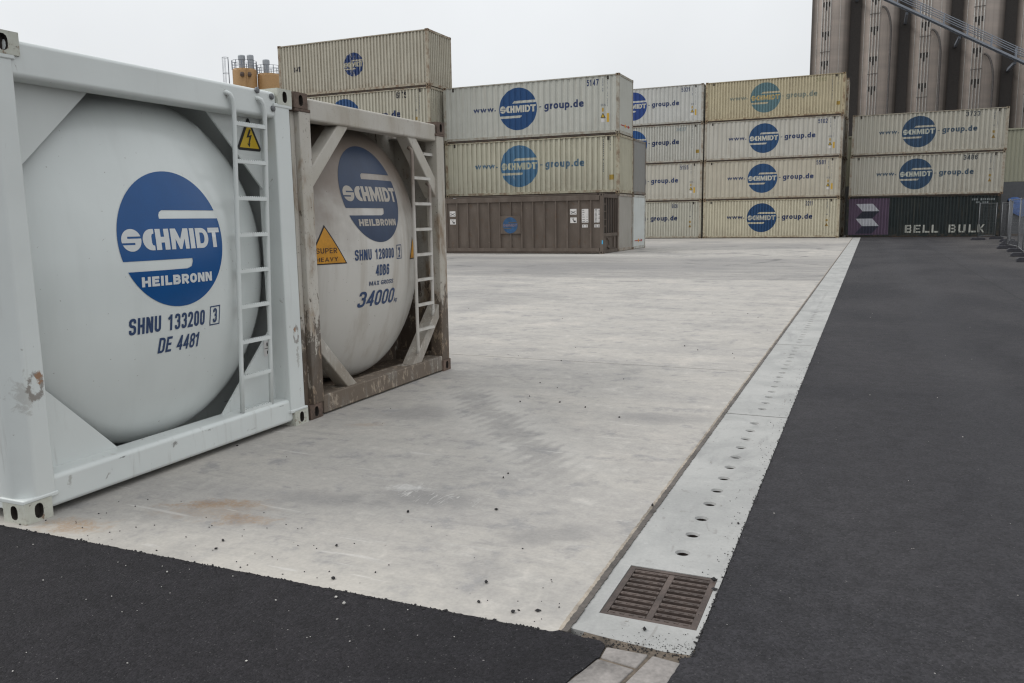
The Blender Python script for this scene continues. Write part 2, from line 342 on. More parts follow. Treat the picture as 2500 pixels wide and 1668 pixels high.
def mat_asphalt():
    k = NT("asphalt"); P = k.P; X, Y, Z = k.sep(P)
    v = k.n("ShaderNodeTexVoronoi"); k.set(v.inputs["Vector"], P); v.inputs["Scale"].default_value = 95
    v2 = k.n("ShaderNodeTexVoronoi"); k.set(v2.inputs["Vector"], P); v2.inputs["Scale"].default_value = 210
    big = k.noise(k.scale(P, (.5, .3, 1)), 1.0, 4, .55, .5); med = k.noise(P, 7, 5, .65)
    # the fresh patch in front of the slab is darker than the older lane beside the drain
    lane = k.math('MULTIPLY', k.step(k.math('ADD', X, k.math('MULTIPLY', k.noise(P, 3, 3), .3)), -.75, -.2), 1.0)
    base = k.mix(lane, (.0175, .0167, .0188), (.032, .0315, .0345))
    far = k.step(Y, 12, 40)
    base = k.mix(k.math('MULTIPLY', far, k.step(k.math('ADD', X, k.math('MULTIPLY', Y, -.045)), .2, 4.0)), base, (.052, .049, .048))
    base = k.mix(1.0, base, k.mix(k.step(big, .3, .7), (.74, .74, .77), (1.3, 1.27, 1.24)), 'MULTIPLY')
    base = k.mix(1.0, base, k.mix(k.step(med, .3, .7), (.85, .85, .85), (1.15, 1.15, 1.15)), 'MULTIPLY')
    # wheel lanes polished a shade lighter, and the seam between two paver passes
    wob = k.math('ADD', X, k.math('MULTIPLY', k.noise(k.scale(P, (.2, .12, 1)), 1.0, 2), 1.2))
    for xc, wd in ((1.6, .45), (3.5, .45), (7.2, .5)):
        d = k.math('ABSOLUTE', k.math('SUBTRACT', wob, xc)); base = k.mix(k.step(d, wd, .1, 0, .30), base, (.046, .0455, .049))
    d = k.math('ABSOLUTE', k.math('SUBTRACT', k.math('ADD', X, k.math('MULTIPLY', med, .05)), 2.62)); base = k.mix(k.step(d, .035, .008, 0, .55), base, (.017, .017, .018))
    base = k.mix(k.step(k.noise(P, 1.1, 4, .65), .62, .72, 0, .4), base, (.02, .02, .022))
    cell = k.sep(v.outputs["Color"])[0]
    base = k.mix(1.0, base, k.mix(cell, (.72, .72, .72), (1.3, 1.28, 1.3)), 'MULTIPLY')
    c = k.mix(k.step(k.sep(v2.outputs["Color"])[1], .985, .995, 0, .5), base, (.11, .107, .105))
    c = k.mix(k.step(k.noise(P, 70, 1), .80, .82, 0, .9), c, (.42, .4, .38))
    h = k.math('ADD', k.math('MULTIPLY', v.outputs["Distance"], -.6), k.math('MULTIPLY', k.noise(P, 160, 3), .8))
    k.bump(h, .85, .008)
    return k.done(c, .82, spec=.25)
def mat_silo():
    k = NT("silo_concrete"); P = k.P; X, Y, Z = k.sep(P)
    band = k.noise(k.scale(P, (.05, .05, .6)), 1.0, 4, .65); st = k.noise(k.scale(P, (1.6, 1.6, .03)), 1.0, 4, .6)
    c = k.mix(k.step(band, .3, .7), (.47, .40, .355), (.38, .335, .30))
    c = k.mix(k.math('MULTIPLY', k.step(st, .5, .8), .45), c, (.21, .185, .165))
    # soot and algae that run down where neighbouring cells meet
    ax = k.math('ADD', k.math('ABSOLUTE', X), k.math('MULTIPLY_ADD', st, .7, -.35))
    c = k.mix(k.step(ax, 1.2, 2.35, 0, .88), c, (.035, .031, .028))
    return k.done(c, .9, spec=.1)

M = {}
M['cont'] = mat_container(); M['frame'] = mat_frame(); M['decal'] = mat_decal()
M['tank1'] = mat_tank("tank_paint_clean", (.655, .69, .675, 1), (.50, .525, .51), .2, .16)
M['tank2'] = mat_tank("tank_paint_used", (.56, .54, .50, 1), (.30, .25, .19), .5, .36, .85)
M['fr1'] = mat_frame_clean(); M['fr2'] = mat_frame_dirty(); M['fr2top'] = mat_frame_dirty("tank_frame_paint_stained", .35); M['fr2sill'] = mat_frame_dirty("tank_frame_paint_scraped", .8)
M['conc'] = mat_concrete(); M['drain'] = mat_drain_concrete(); M['asph'] = mat_asphalt(); M['silo'] = mat_silo()
M['rustcast'] = plain("rusty_casting", (.105, .072, .055, 1), .8, var=.5)
def mat_cast_white():
    k = NT("corner_casting_paint"); P = k.randP(); a = k.noise(P, 16, 5, .72); b = k.noise(P, 40, 4, .7)
    c = k.mix(k.step(a, .3, .7), (.52, .53, .47), (.44, .44, .38)); c = k.mix(k.step(a, .58, .68, 0, .8), c, (.16, .09, .05)); c = k.mix(k.step(b, .62, .7, 0, .7), c, (.08, .055, .04))
    return k.done(c, .6, spec=.35)
M['castwhite'] = mat_cast_white()
M['hole'] = plain("casting_hole_dark", (.03, .024, .02, 1), .9)
M['iron'] = plain("cast_iron", (.075, .056, .048, 1), .6, var=.4, spec=.35)
M['seal'] = plain("joint_sealant", (.10, .088, .078, 1), .85, var=.45)
M['sealtan'] = plain("joint_mortar_tan", (.30, .262, .215, 1), .9, var=.4)
M['pit'] = plain("pit_dark", (.02, .013, .01, 1), .95)
M['paver'] = plain("concrete_paver", (.215, .198, .185, 1), .85, var=.4)
M['crumb'] = plain("asphalt_crumb", (.018, .017, .018, 1), .85, var=.4)
M['chip'] = plain("pale_stone_chip", (.5, .48, .45, 1), .8, var=.3)
M['blue'] = plain("logo_blue", (.002, .066, .22, 1), .25, var=.05, spec=.45)
M['blue2'] = plain("logo_blue_aged", (.018, .036, .080, 1), .45, var=.12)
M['plateword'] = plain("plate_lettering", (.05, .022, .012, 1), .6)
M['soil'] = plain("joint_soil", (.115, .092, .07, 1), .95, var=.6)
M['white'] = plain("sign_white", (.58, .60, .60, 1), .4, var=.04)
M['white2'] = plain("sign_white_aged", (.38, .345, .30, 1), .5, var=.1)
M['ink'] = plain("lettering_navy", (.018, .045, .12, 1), .5, var=.1)
M['black'] = plain("sign_black", (.012, .011, .012, 1), .5)
M['yellow'] = plain("warning_yellow", (.62, .42, .02, 1), .45, var=.08)
M['amber'] = plain("warning_amber", (.50, .23, .015, 1), .5, var=.2)
M['label'] = plain("paper_label", (.6, .58, .56, 1), .6, var=.1)
M['brown'] = None
M['pipe'] = plain("pipe_pale", (.50, .48, .45, 1), .6, var=.15)
M['pipedark'] = plain("pipe_dark", (.09, .08, .075, 1), .7, var=.3)
M['soot'] = plain("soot_and_shade", (.045, .040, .037, 1), .95)  # soot and deep shade of the silo gaps in one black colour
M['steelblue'] = plain("gangway_steel", (.19, .21, .245, 1), .6, var=.15)
M['galv'] = plain("galvanised_steel", (.15, .153, .16, 1), .5, .3, var=.15)
M['darkfoot'] = plain("fence_foot_rubber", (.035, .035, .042, 1), .85, var=.25)
M['orange'] = plain("silo_orange", (.40, .235, .10, 1), .6, var=.1)
M['filter'] = plain("filter_grey", (.33, .35, .37, 1), .5, .3, var=.1)
M['tarp'] = plain("blue_tarpaulin", (.035, .095, .28, 1), .5, var=.3)
def mat_brown():
    k = NT("brown_open_top_paint"); P = k.randP(9); z = k.sep(k.P)[2]
    c = k.mix(k.step(k.noise(k.scale(P, (2, 2, .6)), 1.0, 5, .6), .35, .7), (.092, .072, .058), (.128, .103, .085))
    c = k.mix(k.step(k.noise(P, 9, 6, .7), .64, .7, 0, .6), c, (.2, .17, .14))
    c = k.mix(k.math('MULTIPLY', k.step(k.noise(P, 3, 5, .7), .55, .7), .5), c, (.10, .06, .035))
    k.bump(k.noise(P, 20, 3), .1, .004)
    return k.done(c, .65, spec=.3)
M['brown'] = mat_brown()
def mat_cladding():
    k = NT("cladding_cream"); P = k.P
    c = k.mix(k.step(k.noise(k.scale(P, (.6, .6, .12)), 1.0, 4), .3, .7), (.34, .335, .25), (.27, .265, .195))
    return k.done(c, .6)
M['clad'] = mat_cladding(); M['cladgrey'] = plain("cladding_grey", (.09, .093, .097, 1), .6)

# ------------------------------------------------------------------ lettering and flat shapes
_geo = {}
def _curve_geo(cu):
    o = bpy.data.objects.new("tmp", cu); COL.objects.link(o)
    dg = bpy.context.evaluated_depsgraph_get(); dg.update()
    me = o.evaluated_get(dg).to_mesh()
    g = ([(v.co.x, v.co.y) for v in me.vertices], [tuple(p.vertices) for p in me.polygons])
    o.evaluated_get(dg).to_mesh_clear(); bpy.data.objects.remove(o); bpy.data.curves.remove(cu)
    return g
def fillet(pts, r, closed, n=5):
    """round the corners of a polyline; r is one radius or one per point"""
    P = [Vector(p) for p in pts]; k = len(P); rs = r if isinstance(r, (list, tuple)) else [r] * k; out = []
    for i in range(k):
        if (not closed and i in (0, k - 1)) or rs[i] <= 0: out.append(tuple(P[i])); continue
        a, b, c = P[i - 1], P[i], P[(i + 1) % k]; u = (a - b); v = (c - b); lu, lv = u.length, v.length; u /= lu; v /= lv
        ang = u.angle(v); d = min(rs[i] / math.tan(ang / 2), lu * .499, lv * .499); rad = d * math.tan(ang / 2)
        cen = b + (u + v).normalized() * (rad / math.sin(ang / 2)); p0 = b + u * d - cen; p1 = b + v * d - cen
        a0 = math.atan2(p0.y, p0.x); a1 = math.atan2(p1.y, p1.x); da = (a1 - a0 + math.pi) % (2 * math.pi) - math.pi
        for j in range(n + 1): t = a0 + da * j / n; out.append((cen.x + rad * math.cos(t), cen.y + rad * math.sin(t)))
    return out
def stroke(path, t, closed, layer):
    q = []
    for p in path:
        if not q or (Vector(p) - Vector(q[-1])).length > 1e-5: q.append(p)
    if closed and (Vector(q[0]) - Vector(q[-1])).length < 1e-5: q.pop()
    P = [Vector(p) for p in q]; k = len(P); V = []; F = []
    for i in range(k):
        d0 = (P[i] - P[i - 1]).normalized() if (closed or i) else None; d1 = (P[(i + 1) % k] - P[i]).normalized() if (closed or i < k - 1) else None
        d0 = d0 or d1; d1 = d1 or d0; n0 = Vector((-d0.y, d0.x)); n1 = Vector((-d1.y, d1.x)); m_ = (n0 + n1)
        m_ = m_.normalized() if m_.length > 1e-6 else n0; l = min(1 / max(m_.dot(n0), .3), 2.2) * t / 2
        V += [(*(P[i] + m_ * l), layer), (*(P[i] - m_ * l), layer)]
    for i in range(k if closed else k - 1): j = (i + 1) % k; F.append((2 * i, 2 * i + 1, 2 * j + 1, 2 * j))
    return (V, F)
def glyph(ch, w, t):
    L, R_, B, T, xh = t / 2, w - t / 2, t / 2, 1 - t / 2, .72; m_ = w / 2; r = min(w, .6) * .46; X = xh - t / 2
    O_ = lambda y0, y1, rr=r: (fillet([(L, y0), (R_, y0), (R_, y1), (L, y1)], rr, True), True)
    f = lambda pts, rr=r: (fillet(pts, rr, False), False)
    D = {
     '0': [O_(B, T)], 'O': [O_(B, T)], '1': [f([(m_, 0), (m_, 1)], 0), f([(m_ - t * .4, .84), (m_ - .24, .72)], 0)],
     '2': [f([(L, .68), (L, T), (R_, T), (R_, .60), (L, B), (w, B)], [0, r, r, r, 0, 0])],
     '3': [f([(L, .72), (L, T), (R_, T), (R_, .53), (m_ * .8, .53)]), f([(m_ * .8, .53), (R_, .53), (R_, B), (L, B), (L, .28)])],
     '4': [f([(w * .74, 0), (w * .74, 1)], 0), f([(w * .70, T), (L, .29), (w, .29)], 0)],
     '5': [f([(R_, T), (L + .03, T), (L, .54)], 0), f([(L, .50), (L, .62), (R_, .62), (R_, B), (L, B), (L, .27)])],
     '6': [f([(R_, .73), (R_, T), (L, T), (L, B), (R_, B), (R_, .59), (L, .59)], [0, r, r, r, r, r, 0])],
     '7': [f([(0, T), (R_, T), (w * .36, 0)], 0)],
     '8': [O_(.52, T, r * .9), O_(B, .52, r * .9)],
     '9': [f([(L, .27), (L, B), (R_, B), (R_, T), (L, T), (L, .41), (R_, .41)], [0, r, r, r, r, r, 0])],
     'S': [f([(R_, .70), (R_, T), (L, T), (L, .52), (R_, .52), (R_, B), (L, B), (L, .30)])],
     'H': [f([(L, 0), (L, 1)], 0), f([(R_, 0), (R_, 1)], 0), f([(t, .5), (w - t, .5)], 0)],
     'N': [f([(L, 0), (L, 1)], 0), f([(R_, 0), (R_, 1)], 0), f([(t * .8, .93), (w - t * .8, .07)], 0)],
     'U': [f([(L, 1), (L, B), (R_, B), (R_, 1)])],
     'D': [(fillet([(L, B), (R_, B), (R_, T), (L, T)], [0, r, r, 0], True), True)],
     'E': [f([(w * .95, T), (L, T), (L, B), (w, B)], 0), f([(t, .52), (w * .88, .52)], 0)],
     'B': [(fillet([(L, B), (R_, B), (R_, .52), (L, .52)], [0, r * .8, r * .8, 0], True), True), (fillet([(L, .52), (R_ - .04, .52), (R_ - .04, T), (L, T)], [0, r * .8, r * .8, 0], True), True)],
     'R': [(fillet([(L, .46), (R_, .46), (R_, T), (L, T)], [0, r * .8, r * .8, 0], True), True), f([(L, .46), (L, 0)], 0), f([(m_ * .9, .46), (R_ + t * .1, 0)], 0)],
     'P': [(fillet([(L, .42), (R_, .42), (R_, T), (L, T)], [0, r * .8, r * .8, 0], True), True), f([(L, .42), (L, 0)], 0)],
     'I': [f([(t / 2, 0), (t / 2, 1)], 0)], 'L': [f([(L, 1), (L, B), (w, B)], 0)],
     'M': [f([(L, 0), (L, 1)], 0), f([(R_, 0), (R_, 1)], 0), f([(t * .9, .95), (m_, .12), (w - t * .9, .95)], 0)],
     'A': [f([(t * .45, 0), (m_, .97), (w - t * .45, 0)], 0), f([(w * .25, .3), (w * .75, .3)], 0)],
     'X': [f([(t * .5, 0), (w - t * .5, 1)], 0), f([(t * .5, 1), (w - t * .5, 0)], 0)],
     'V': [f([(t * .45, 1), (m_, .05), (w - t * .45, 1)], 0)], 'Y': [f([(m_, 0), (m_, .45)], 0), f([(t * .4, 1), (m_, .45), (w - t * .4, 1)], 0)],
     'G': [f([(R_, .70), (R_, T), (L, T), (L, B), (R_, B), (R_, .44), (m_, .44)], [0, r, r, r, r * .5, 0, 0])],
     'C': [f([(R_, .70), (R_, T), (L, T), (L, B), (R_, B), (R_, .30)])],
     'o': [O_(B, X)], 'u': [f([(L, xh), (L, B), (R_ - t * .3, B)]), f([(R_, 0), (R_, xh)], 0)],
     'r': [f([(L, 0), (L, xh)], 0), f([(L + t * .4, xh * .55), (L + t * .4, X), (w, X)])],
     'g': [O_(B, X), f([(R_, xh), (R_, -.20), (L, -.20), (L, -.08)])], 'p': [O_(B, X), f([(L, xh), (L, -.28)], 0)], 'd': [O_(B, X), f([(R_, 0), (R_, 1)], 0)],
     'e': [f([(R_, .20), (R_, B), (L, B), (L, X), (R_, X), (R_, .37), (L, .37)], [0, r, r, r, r, 0, 0])],
     'w': [f([(t * .4, xh), (w * .27, .04), (m_, xh * .95), (w * .73, .04), (w - t * .4, xh)], 0)],
     'k': [f([(L, 0), (L, 1)], 0), f([(w, xh), (t, .28)], 0), f([(w * .45, .44), (w, 0)], 0)],
     '.': [f([(t * .55, 0), (t * .55, t * 1.1)], 0)],
    }
    return D[ch]
WMUL = {'M': 1.4, 'w': 1.55, 'I': None, '1': .82, 'r': .62, '.': None, 'N': 1.05, 'A': 1.15, 'V': 1.1, 'Y': 1.1, 'E': .9, 'L': .85}
def type_geo(body, t=.14, w=.5, gap=.11, shear=0.0):
    key = ('type', body, t, w, gap, shear)
    if key in _geo: return _geo[key]
    g = ([], []); x = 0
    for ch in body:
        if ch == ' ': x += w * .55; continue
        k = WMUL.get(ch, 1.0); ww = t * 1.1 if k is None else w * k
        for i, (path, closed) in enumerate(glyph(ch, ww, t)):
            sg = stroke(path, t, closed, i); g = join(g, ([(p[0] + x + shear * p[1], p[1], p[2]) for p in sg[0]], sg[1]))
        x += ww + gap
    _geo[key] = g; return g
def poly_geo(splines, key=None):
    if key and key in _geo: return _geo[key]
    cu = bpy.data.curves.new("p", 'CURVE'); cu.dimensions = '2D'; cu.fill_mode = 'BOTH'
    for s in splines:
        sp = cu.splines.new('POLY'); sp.points.add(len(s) - 1); sp.use_cyclic_u = True
        for p, q in zip(sp.points, s): p.co = (q[0], q[1], 0, 1)
    g = _curve_geo(cu)
    if key: _geo[key] = g
    return g
def fit(g, x0, x1, z0, z1):
    vs = g[0]; ax = min(v[0] for v in vs); bx = max(v[0] for v in vs); az = min(v[1] for v in vs); bz = max(v[1] for v in vs)
    sx = (x1 - x0) / (bx - ax); sz = (z1 - z0) / (bz - az)
    return ([(x0 + (v[0] - ax) * sx, z0 + (v[1] - az) * sz, *v[2:]) for v in vs], g[1])
def place(g, cx, cz, s, sz=None):
    sz = sz or s
    return ([(cx + v[0] * s, cz + v[1] * sz, *v[2:]) for v in g[0]], g[1])
def join(*gs):
    V = []; F = []
    for g in gs:
        n = len(V); V += g[0]; F += [tuple(i + n for i in f) for f in g[1]]
    return (V, F)
def rect(x0, x1, z0, z1): return ([(x0, z0), (x1, z0), (x1, z1), (x0, z1)], [(0, 1, 2, 3)])
def circle_pts(cx, cz, r, n=64, a0=0.0): return [(cx + r * math.cos(a0 + 2 * math.pi * i / n), cz + r * math.sin(a0 + 2 * math.pi * i / n)) for i in range(n)]

def logo_disc(slant):
    """blue roundel cut by two bars; slant = the container version with pointed bars"""
    key = ('disc', slant)
    if key in _geo: return _geo[key]
    if slant: t0, t1, tl, tlb, b0, b1, br, brb = .385, .265, -.18, -.29, -.305, -.42, .21, .10
    else: t0, t1, tl, tlb, b0, b1, br, brb = .43, .305, -.22, -.29, -.29, -.44, .25, .13
    def ang(v, right): a = math.asin(v); return a if right else math.pi - a
    pts = []
    def arc(a, b, n=40):
        for i in range(n + 1): t = a + (b - a) * i / n; pts.append((math.cos(t), math.sin(t)))
    arc(ang(b1, False), ang(t1, True) + 2 * math.pi)       # from lower bar (left) round the bottom to the upper bar (right)
    if slant: pts.extend([(tlb, t1), (tl - .03, t0 - .03), (tl, t0)])
    else: pts.extend([(tlb, t1), (tlb, t0 - .07), (tlb + .02, t0 - .03), (tl, t0)])
    arc(ang(t0, True), ang(b0, False))
    if slant: pts.extend([(br, b0), (brb + .06, b1 + .03), (brb, b1)])
    else: pts.extend([(br, b0), (br, b0 - .05), (br - .03, b1 + .03), (brb, b1)])
    _geo[key] = poly_geo([pts]); return _geo[key]
def logo_word():
    key = 'schmidt'
    if key in _geo: return _geo[key]
    S = []
    c, r, ry = -.795, .152, .172                           # S: a disc with two slots
    def cp(a): return (c + r * math.cos(a), ry * math.sin(a))
    a1, a2 = math.asin(.024 / ry), math.asin(.056 / ry)
    b1_, b2_ = math.pi + math.asin(.040 / ry), math.pi + math.asin(.072 / ry)
    pts = [cp(a2 + (b1_ - a2) * i / 20) for i in range(21)]
    pts += [(c + .05, -.040), (c + .05, -.072)]
    pts += [cp(b2_ + (2 * math.pi + a1 - b2_) * i / 20) for i in range(21)]
    pts += [(c - .06, .024), (c - .06, .056)]
    S.append(pts)
    C = [(-.43, .165), (-.475, .165)] + [(-.475 + .145 * math.cos(t), .165 * math.sin(t)) for t in [math.pi / 2 + math.pi * i / 16 for i in range(1, 16)]] + [(-.475, -.165), (-.43, -.165), (-.43, -.095), (-.462, -.085), (-.475, -.05), (-.475, .05), (-.462, .085), (-.43, .095)]
    S.append(C)
    x0, x1 = -.405, -.165
    S.append([(x0, .165), (x0 + .09, .165), (x0 + .09, .04), (x1 - .09, .04), (x1 - .09, .165), (x1, .165), (x1, -.165), (x1 - .09, -.165), (x1 - .09, -.05), (x0 + .09, -.05), (x0 + .09, -.165), (x0, -.165)])
    x0, x1 = -.135, .21; mdl = (x0 + x1) / 2
    S.append([(x0, .165), (x0 + .10, .165), (mdl, -.01), (x1 - .10, .165), (x1, .165), (x1, -.165), (x1 - .075, -.165), (x1 - .085, .0), (mdl + .02, -.165), (mdl - .02, -.165), (x0 + .085, .0), (x0 + .075, -.165), (x0, -.165)])
    S.append([(.24, .165), (.335, .165), (.335, -.165), (.24, -.165)])
    D = [(.365, .165), (.50, .165)] + [(.50 + .15 * math.cos(t), .165 * math.sin(t)) for t in [math.pi / 2 - math.pi * i / 14 for i in range(1, 14)]] + [(.50, -.165), (.365, -.165)]
    Dh = [(.455, .09), (.50, .09)] + [(.50 + .06 * math.cos(t), .09 * math.sin(t)) for t in [math.pi / 2 - math.pi * i / 10 for i in range(1, 10)]] + [(.50, -.09), (.455, -.09)]
    S += [D, Dh]
    S.append([(.655, .165), (.94, .165), (.94, .085), (.845, .085), (.845, -.165), (.75, -.165), (.75, .085), (.655, .085)])
    _geo[key] = poly_geo(S); return _geo[key]

def conform(g, name, mat, fn, cuts_x=(), cuts_z=()):
    """lay a flat shape on a surface: cut it at the given lines, then map (u, v) -> xyz with fn"""
    bm = bmesh.new(); vs = [bm.verts.new((v[0], v[2] if len(v) > 2 else 0, v[1])) for v in g[0]]
    for f in g[1]:
        try: bm.faces.new([vs[i] for i in f])
        except ValueError: pass
    xa = min(v[0] for v in g[0]); xb = max(v[0] for v in g[0]); za = min(v[1] for v in g[0]); zb = max(v[1] for v in g[0])
    for cx in cuts_x:
        if xa < cx < xb: bmesh.ops.bisect_plane(bm, geom=bm.verts[:] + bm.edges[:] + bm.faces[:], plane_co=(cx, 0, 0), plane_no=(1, 0, 0), dist=1e-6)
    for cz in cuts_z:
        if za < cz < zb: bmesh.ops.bisect_plane(bm, geom=bm.verts[:] + bm.edges[:] + bm.faces[:], plane_co=(0, 0, cz), plane_no=(0, 0, 1), dist=1e-6)
    layered = fn.__code__.co_argcount > 2
    for v in bm.verts: v.co = fn(v.co.x, v.co.z, v.co.y * .0004) if layered else fn(v.co.x, v.co.z)
    me = bpy.data.meshes.new(name); bm.to_mesh(me); bm.free(); me.materials.append(mat); return me

# ------------------------------------------------------------------ ground, slabs, drain
def hole_cell(mb, x0, x1, y0, y1, cx, cy, r_out, r_in, depth, z=0.0, n=24):
    """a rectangle of slab top with a bevelled round hole through it"""
    angs = sorted([2 * math.pi * i / n for i in range(n)] + [math.atan2(b - cy, a - cx) % (2 * math.pi) for a in (x0, x1) for b in (y0, y1)])
    outer = []; 
    for a in angs:
        dx, dy = math.cos(a), math.sin(a); t = 1e9
        if dx > 1e-9: t = min(t, (x1 - cx) / dx)
        if dx < -1e-9: t = min(t, (x0 - cx) / dx)
        if dy > 1e-9: t = min(t, (y1 - cy) / dy)
        if dy < -1e-9: t = min(t, (y0 - cy) / dy)
        outer.append((cx + dx * t, cy + dy * t, z))
    k = len(angs)
    rings = [outer] + [[(cx + rr * math.cos(a), cy + rr * math.sin(a), zz) for a in angs] for rr, zz in ((r_out, z), (r_in, z - .012), (r_in, z - depth))]
    vs = [p for rg in rings for p in rg]; fs = []
    for i in range(3):
        for j in range(k): fs.append((i * k + j, i * k + (j + 1) % k, (i + 1) * k + (j + 1) % k, (i + 1) * k + j))
    mb.add(vs, fs[:k * 2], 0); mb.add(vs, fs[k * 2:], 1); mb.add([rings[3][j] for j in range(k)], [tuple(range(k))], 1)

X1, X2 = -1.012, -0.528              # drain strip edges
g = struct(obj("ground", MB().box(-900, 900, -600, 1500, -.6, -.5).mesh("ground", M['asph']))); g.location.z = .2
yard = struct(obj("concrete_yard", MB().box(-75, X1 - .03, 2.9, 112, -.2, -.012).mesh("concrete_yard", M['seal'])))
def edge_y(x): return 2.785 + (x + 1.02) * .0118
ys = [None, 8.57, 21.0, 34.2, 46.6, 59.0, 112.0]
for i in range(6):
    mb = MB()
    if i == 0:
        xs = [-75, -30, -12, -8, -6, -5] + [-4.6 + .03 * j for j in range(int((4.6 - 1.07) / .03))] + [X1 - .035]
        front = [(x, edge_y(max(x, -6)) + (random.uniform(-.006, .004) if x > -5 else 0)) for x in xs]
        mb.prism(front + [(X1 - .035, ys[1] - .007), (-75, ys[1] - .007)], 'z', -.03, 0)
    else:
        mb.box(-75, X1 - .035, ys[i] + .007, ys[i + 1] - .007, -.03, 0)
    obj("concrete_slab", mb.mesh("concrete_slab", M['conc']), yard)
# joint between slab and drain strip: tan mortar lip and grey sealant
def ragged(x, y0, y1, step, amp):
    n = max(2, int((y1 - y0) / step)); return [(x + random.uniform(-amp, amp), y0 + (y1 - y0) * i / n) for i in range(n + 1)]
a = ragged(X1 - .037, 2.80, 14, .018, .0025); b = ragged(X1 + .002, 2.80, 14, .018, .002)
obj("joint_mortar", MB().prism(a + [(X1 - .036, 60), (X1 + .002, 60)] + b[::-1], 'z', -.03, .0025).mesh("joint_mortar", M['sealtan']), yard)
a = ragged(X1 - .020, 2.80, 14, .018, .003); b = ragged(X1 + .006, 2.80, 14, .018, .003)
obj("joint_sealant", MB().prism(a + [(X1 - .017, 60), (X1 + .008, 60)] + b[::-1], 'z', -.03, .0055).mesh("joint_sealant", M['seal']), yard)

drain = struct(obj("drain_channel", MB().box(X1, X2, 2.83, 60.6, -.6, -.26).mesh("drain_channel", M['pit'])))
joints = [2.82, 6.655, 10.545, 14.40, 18.36] + [18.36 + 3.9 * i for i in range(1, 11)] + [60.5]
HP = .2428
for i in range(len(joints) - 1):
    y0, y1 = joints[i] + (.011 if i else 0), joints[i + 1] - .011
    mb = MB()
    if i == 0:
        gx0, gx1, gy0, gy1 = -.944, -.548, 3.003, 3.502
        mb.prism([(X1, 2.842), (X1 + .12, 2.826), (X2 - .1, 2.803), (X2, 2.815), (X2, gy0), (X1, gy0)], 'z', -.2, 0)
        mb.box(X1, gx0, gy0, gy1, -.2, 0); mb.box(gx1, X2, gy0, gy1, -.2, 0)
        y = 3.727; c0 = gy1
        nh = 12
    elif i < 4:
        y = joints[i] + .25; c0 = y0; nh = 15
    else: nh = 0
    if nh:
        for h in range(nh):
            c1 = y + HP / 2 if h < nh - 1 else y1
            hole_cell(mb, X1, X2, c0, c1, -.752, y, .036, .029, .14); c0 = c1; y += HP
        ya = gy1 if i == 0 else y0
        mb.add([(X1, ya, 0), (X1, ya, -.2), (X1, y1, 0), (X1, y1, -.2), (X2, ya, 0), (X2, ya, -.2), (X2, y1, 0), (X2, y1, -.2)], [(0, 1, 3, 2), (4, 6, 7, 5), (0, 4, 5, 1), (2, 3, 7, 6)])
    else: mb.box(X1, X2, y0, y1, -.2, 0)
    obj("drain_slab", mb.mesh("drain_slab", [M['drain'], M['pit']]), drain)

for y in joints[1:-1]: obj("joint_filler", MB().box(X1, X2, y - .0105, y + .0105, -.1, -.005).mesh("joint_filler", M['seal']), drain)
# grate
gr = thing("drain_grate", "rusty brown cast iron drain grate set in the concrete strip", "drain grate", (-.746, 3.2525, 0))
W2, H2 = .196, .2475
fm = MB()
for (xa, xb, ya, yb) in ((-W2, W2, -H2, -H2 + .022), (-W2, W2, H2 - .022, H2), (-W2, -W2 + .026, -H2 + .022, H2 - .022), (W2 - .026, W2, -H2 + .022, H2 - .022)): fm.box(xa, xb, ya, yb, -.06, -.003)
obj("frame", fm.mesh("grate_frame", M['iron']), gr)
obj("spine", MB().box(-.014, .014, -H2 + .024, H2 - .024, -.05, -.005).mesh("grate_spine", M['iron']), gr, bevel=.003)
obj("pit", MB().box(-W2 + .002, W2 - .002, -H2 + .002, H2 - .002, -.2, -.15).mesh("grate_pit", M['pit']), gr)
nb = 10; span = 2 * H2 - .048
def bar_mesh(w):
    mb = MB().box(0, w, -.0115, .0115, -.03, -.0055)
    for j in range(4):
        cx = w * (j + .5) / 4; mb.box(cx - .009, cx + .009, -.005, .005, -.0055, -.0035)
    return mb.mesh("grate_bar", M['iron'])
bw = W2 - .026 - .014 - .002
bmesh_ = bar_mesh(bw)
for j in range(nb):
    yb = -H2 + .024 + .0125 + (span - .025) * j / (nb - 1)
    obj("bar", bmesh_, gr, (-W2 + .027, yb, 0)); obj("bar", bmesh_, gr, (.0145, yb, 0))
obj("filled_slot", MB().box(W2 - .085, W2 - .027, .018, .04, -.04, -.007).mesh("grate_plug", M['iron']), gr)

# pavers
def paver(label, poly):
    cx = sum(p[0] for p in poly) / len(poly); cy = sum(p[1] for p in poly) / len(poly)
    o = obj("paver", MB().prism([(p[0] - cx, p[1] - cy) for p in poly], 'z', -.08, .004).mesh("paver", M['paver']), None, (cx, cy, 0), bevel=.006)
    tag(o, label, "paver", "pavers at the end of the drain strip")
paver("small paver stone touching the near end of the drain strip", [(-.835, 2.752), (-.676, 2.757), (-.694, 2.652), (-.834, 2.672)])
paver("larger paver stone cut by the bottom edge, left of its neighbour", [(-.84, 2.660), (-.699, 2.640), (-.775, 2.33), (-.925, 2.35)])
paver("right hand paver stone beside the darker asphalt lane", [(-.660, 2.755), (-.552, 2.742), (-.60, 2.33), (-.752, 2.33)])

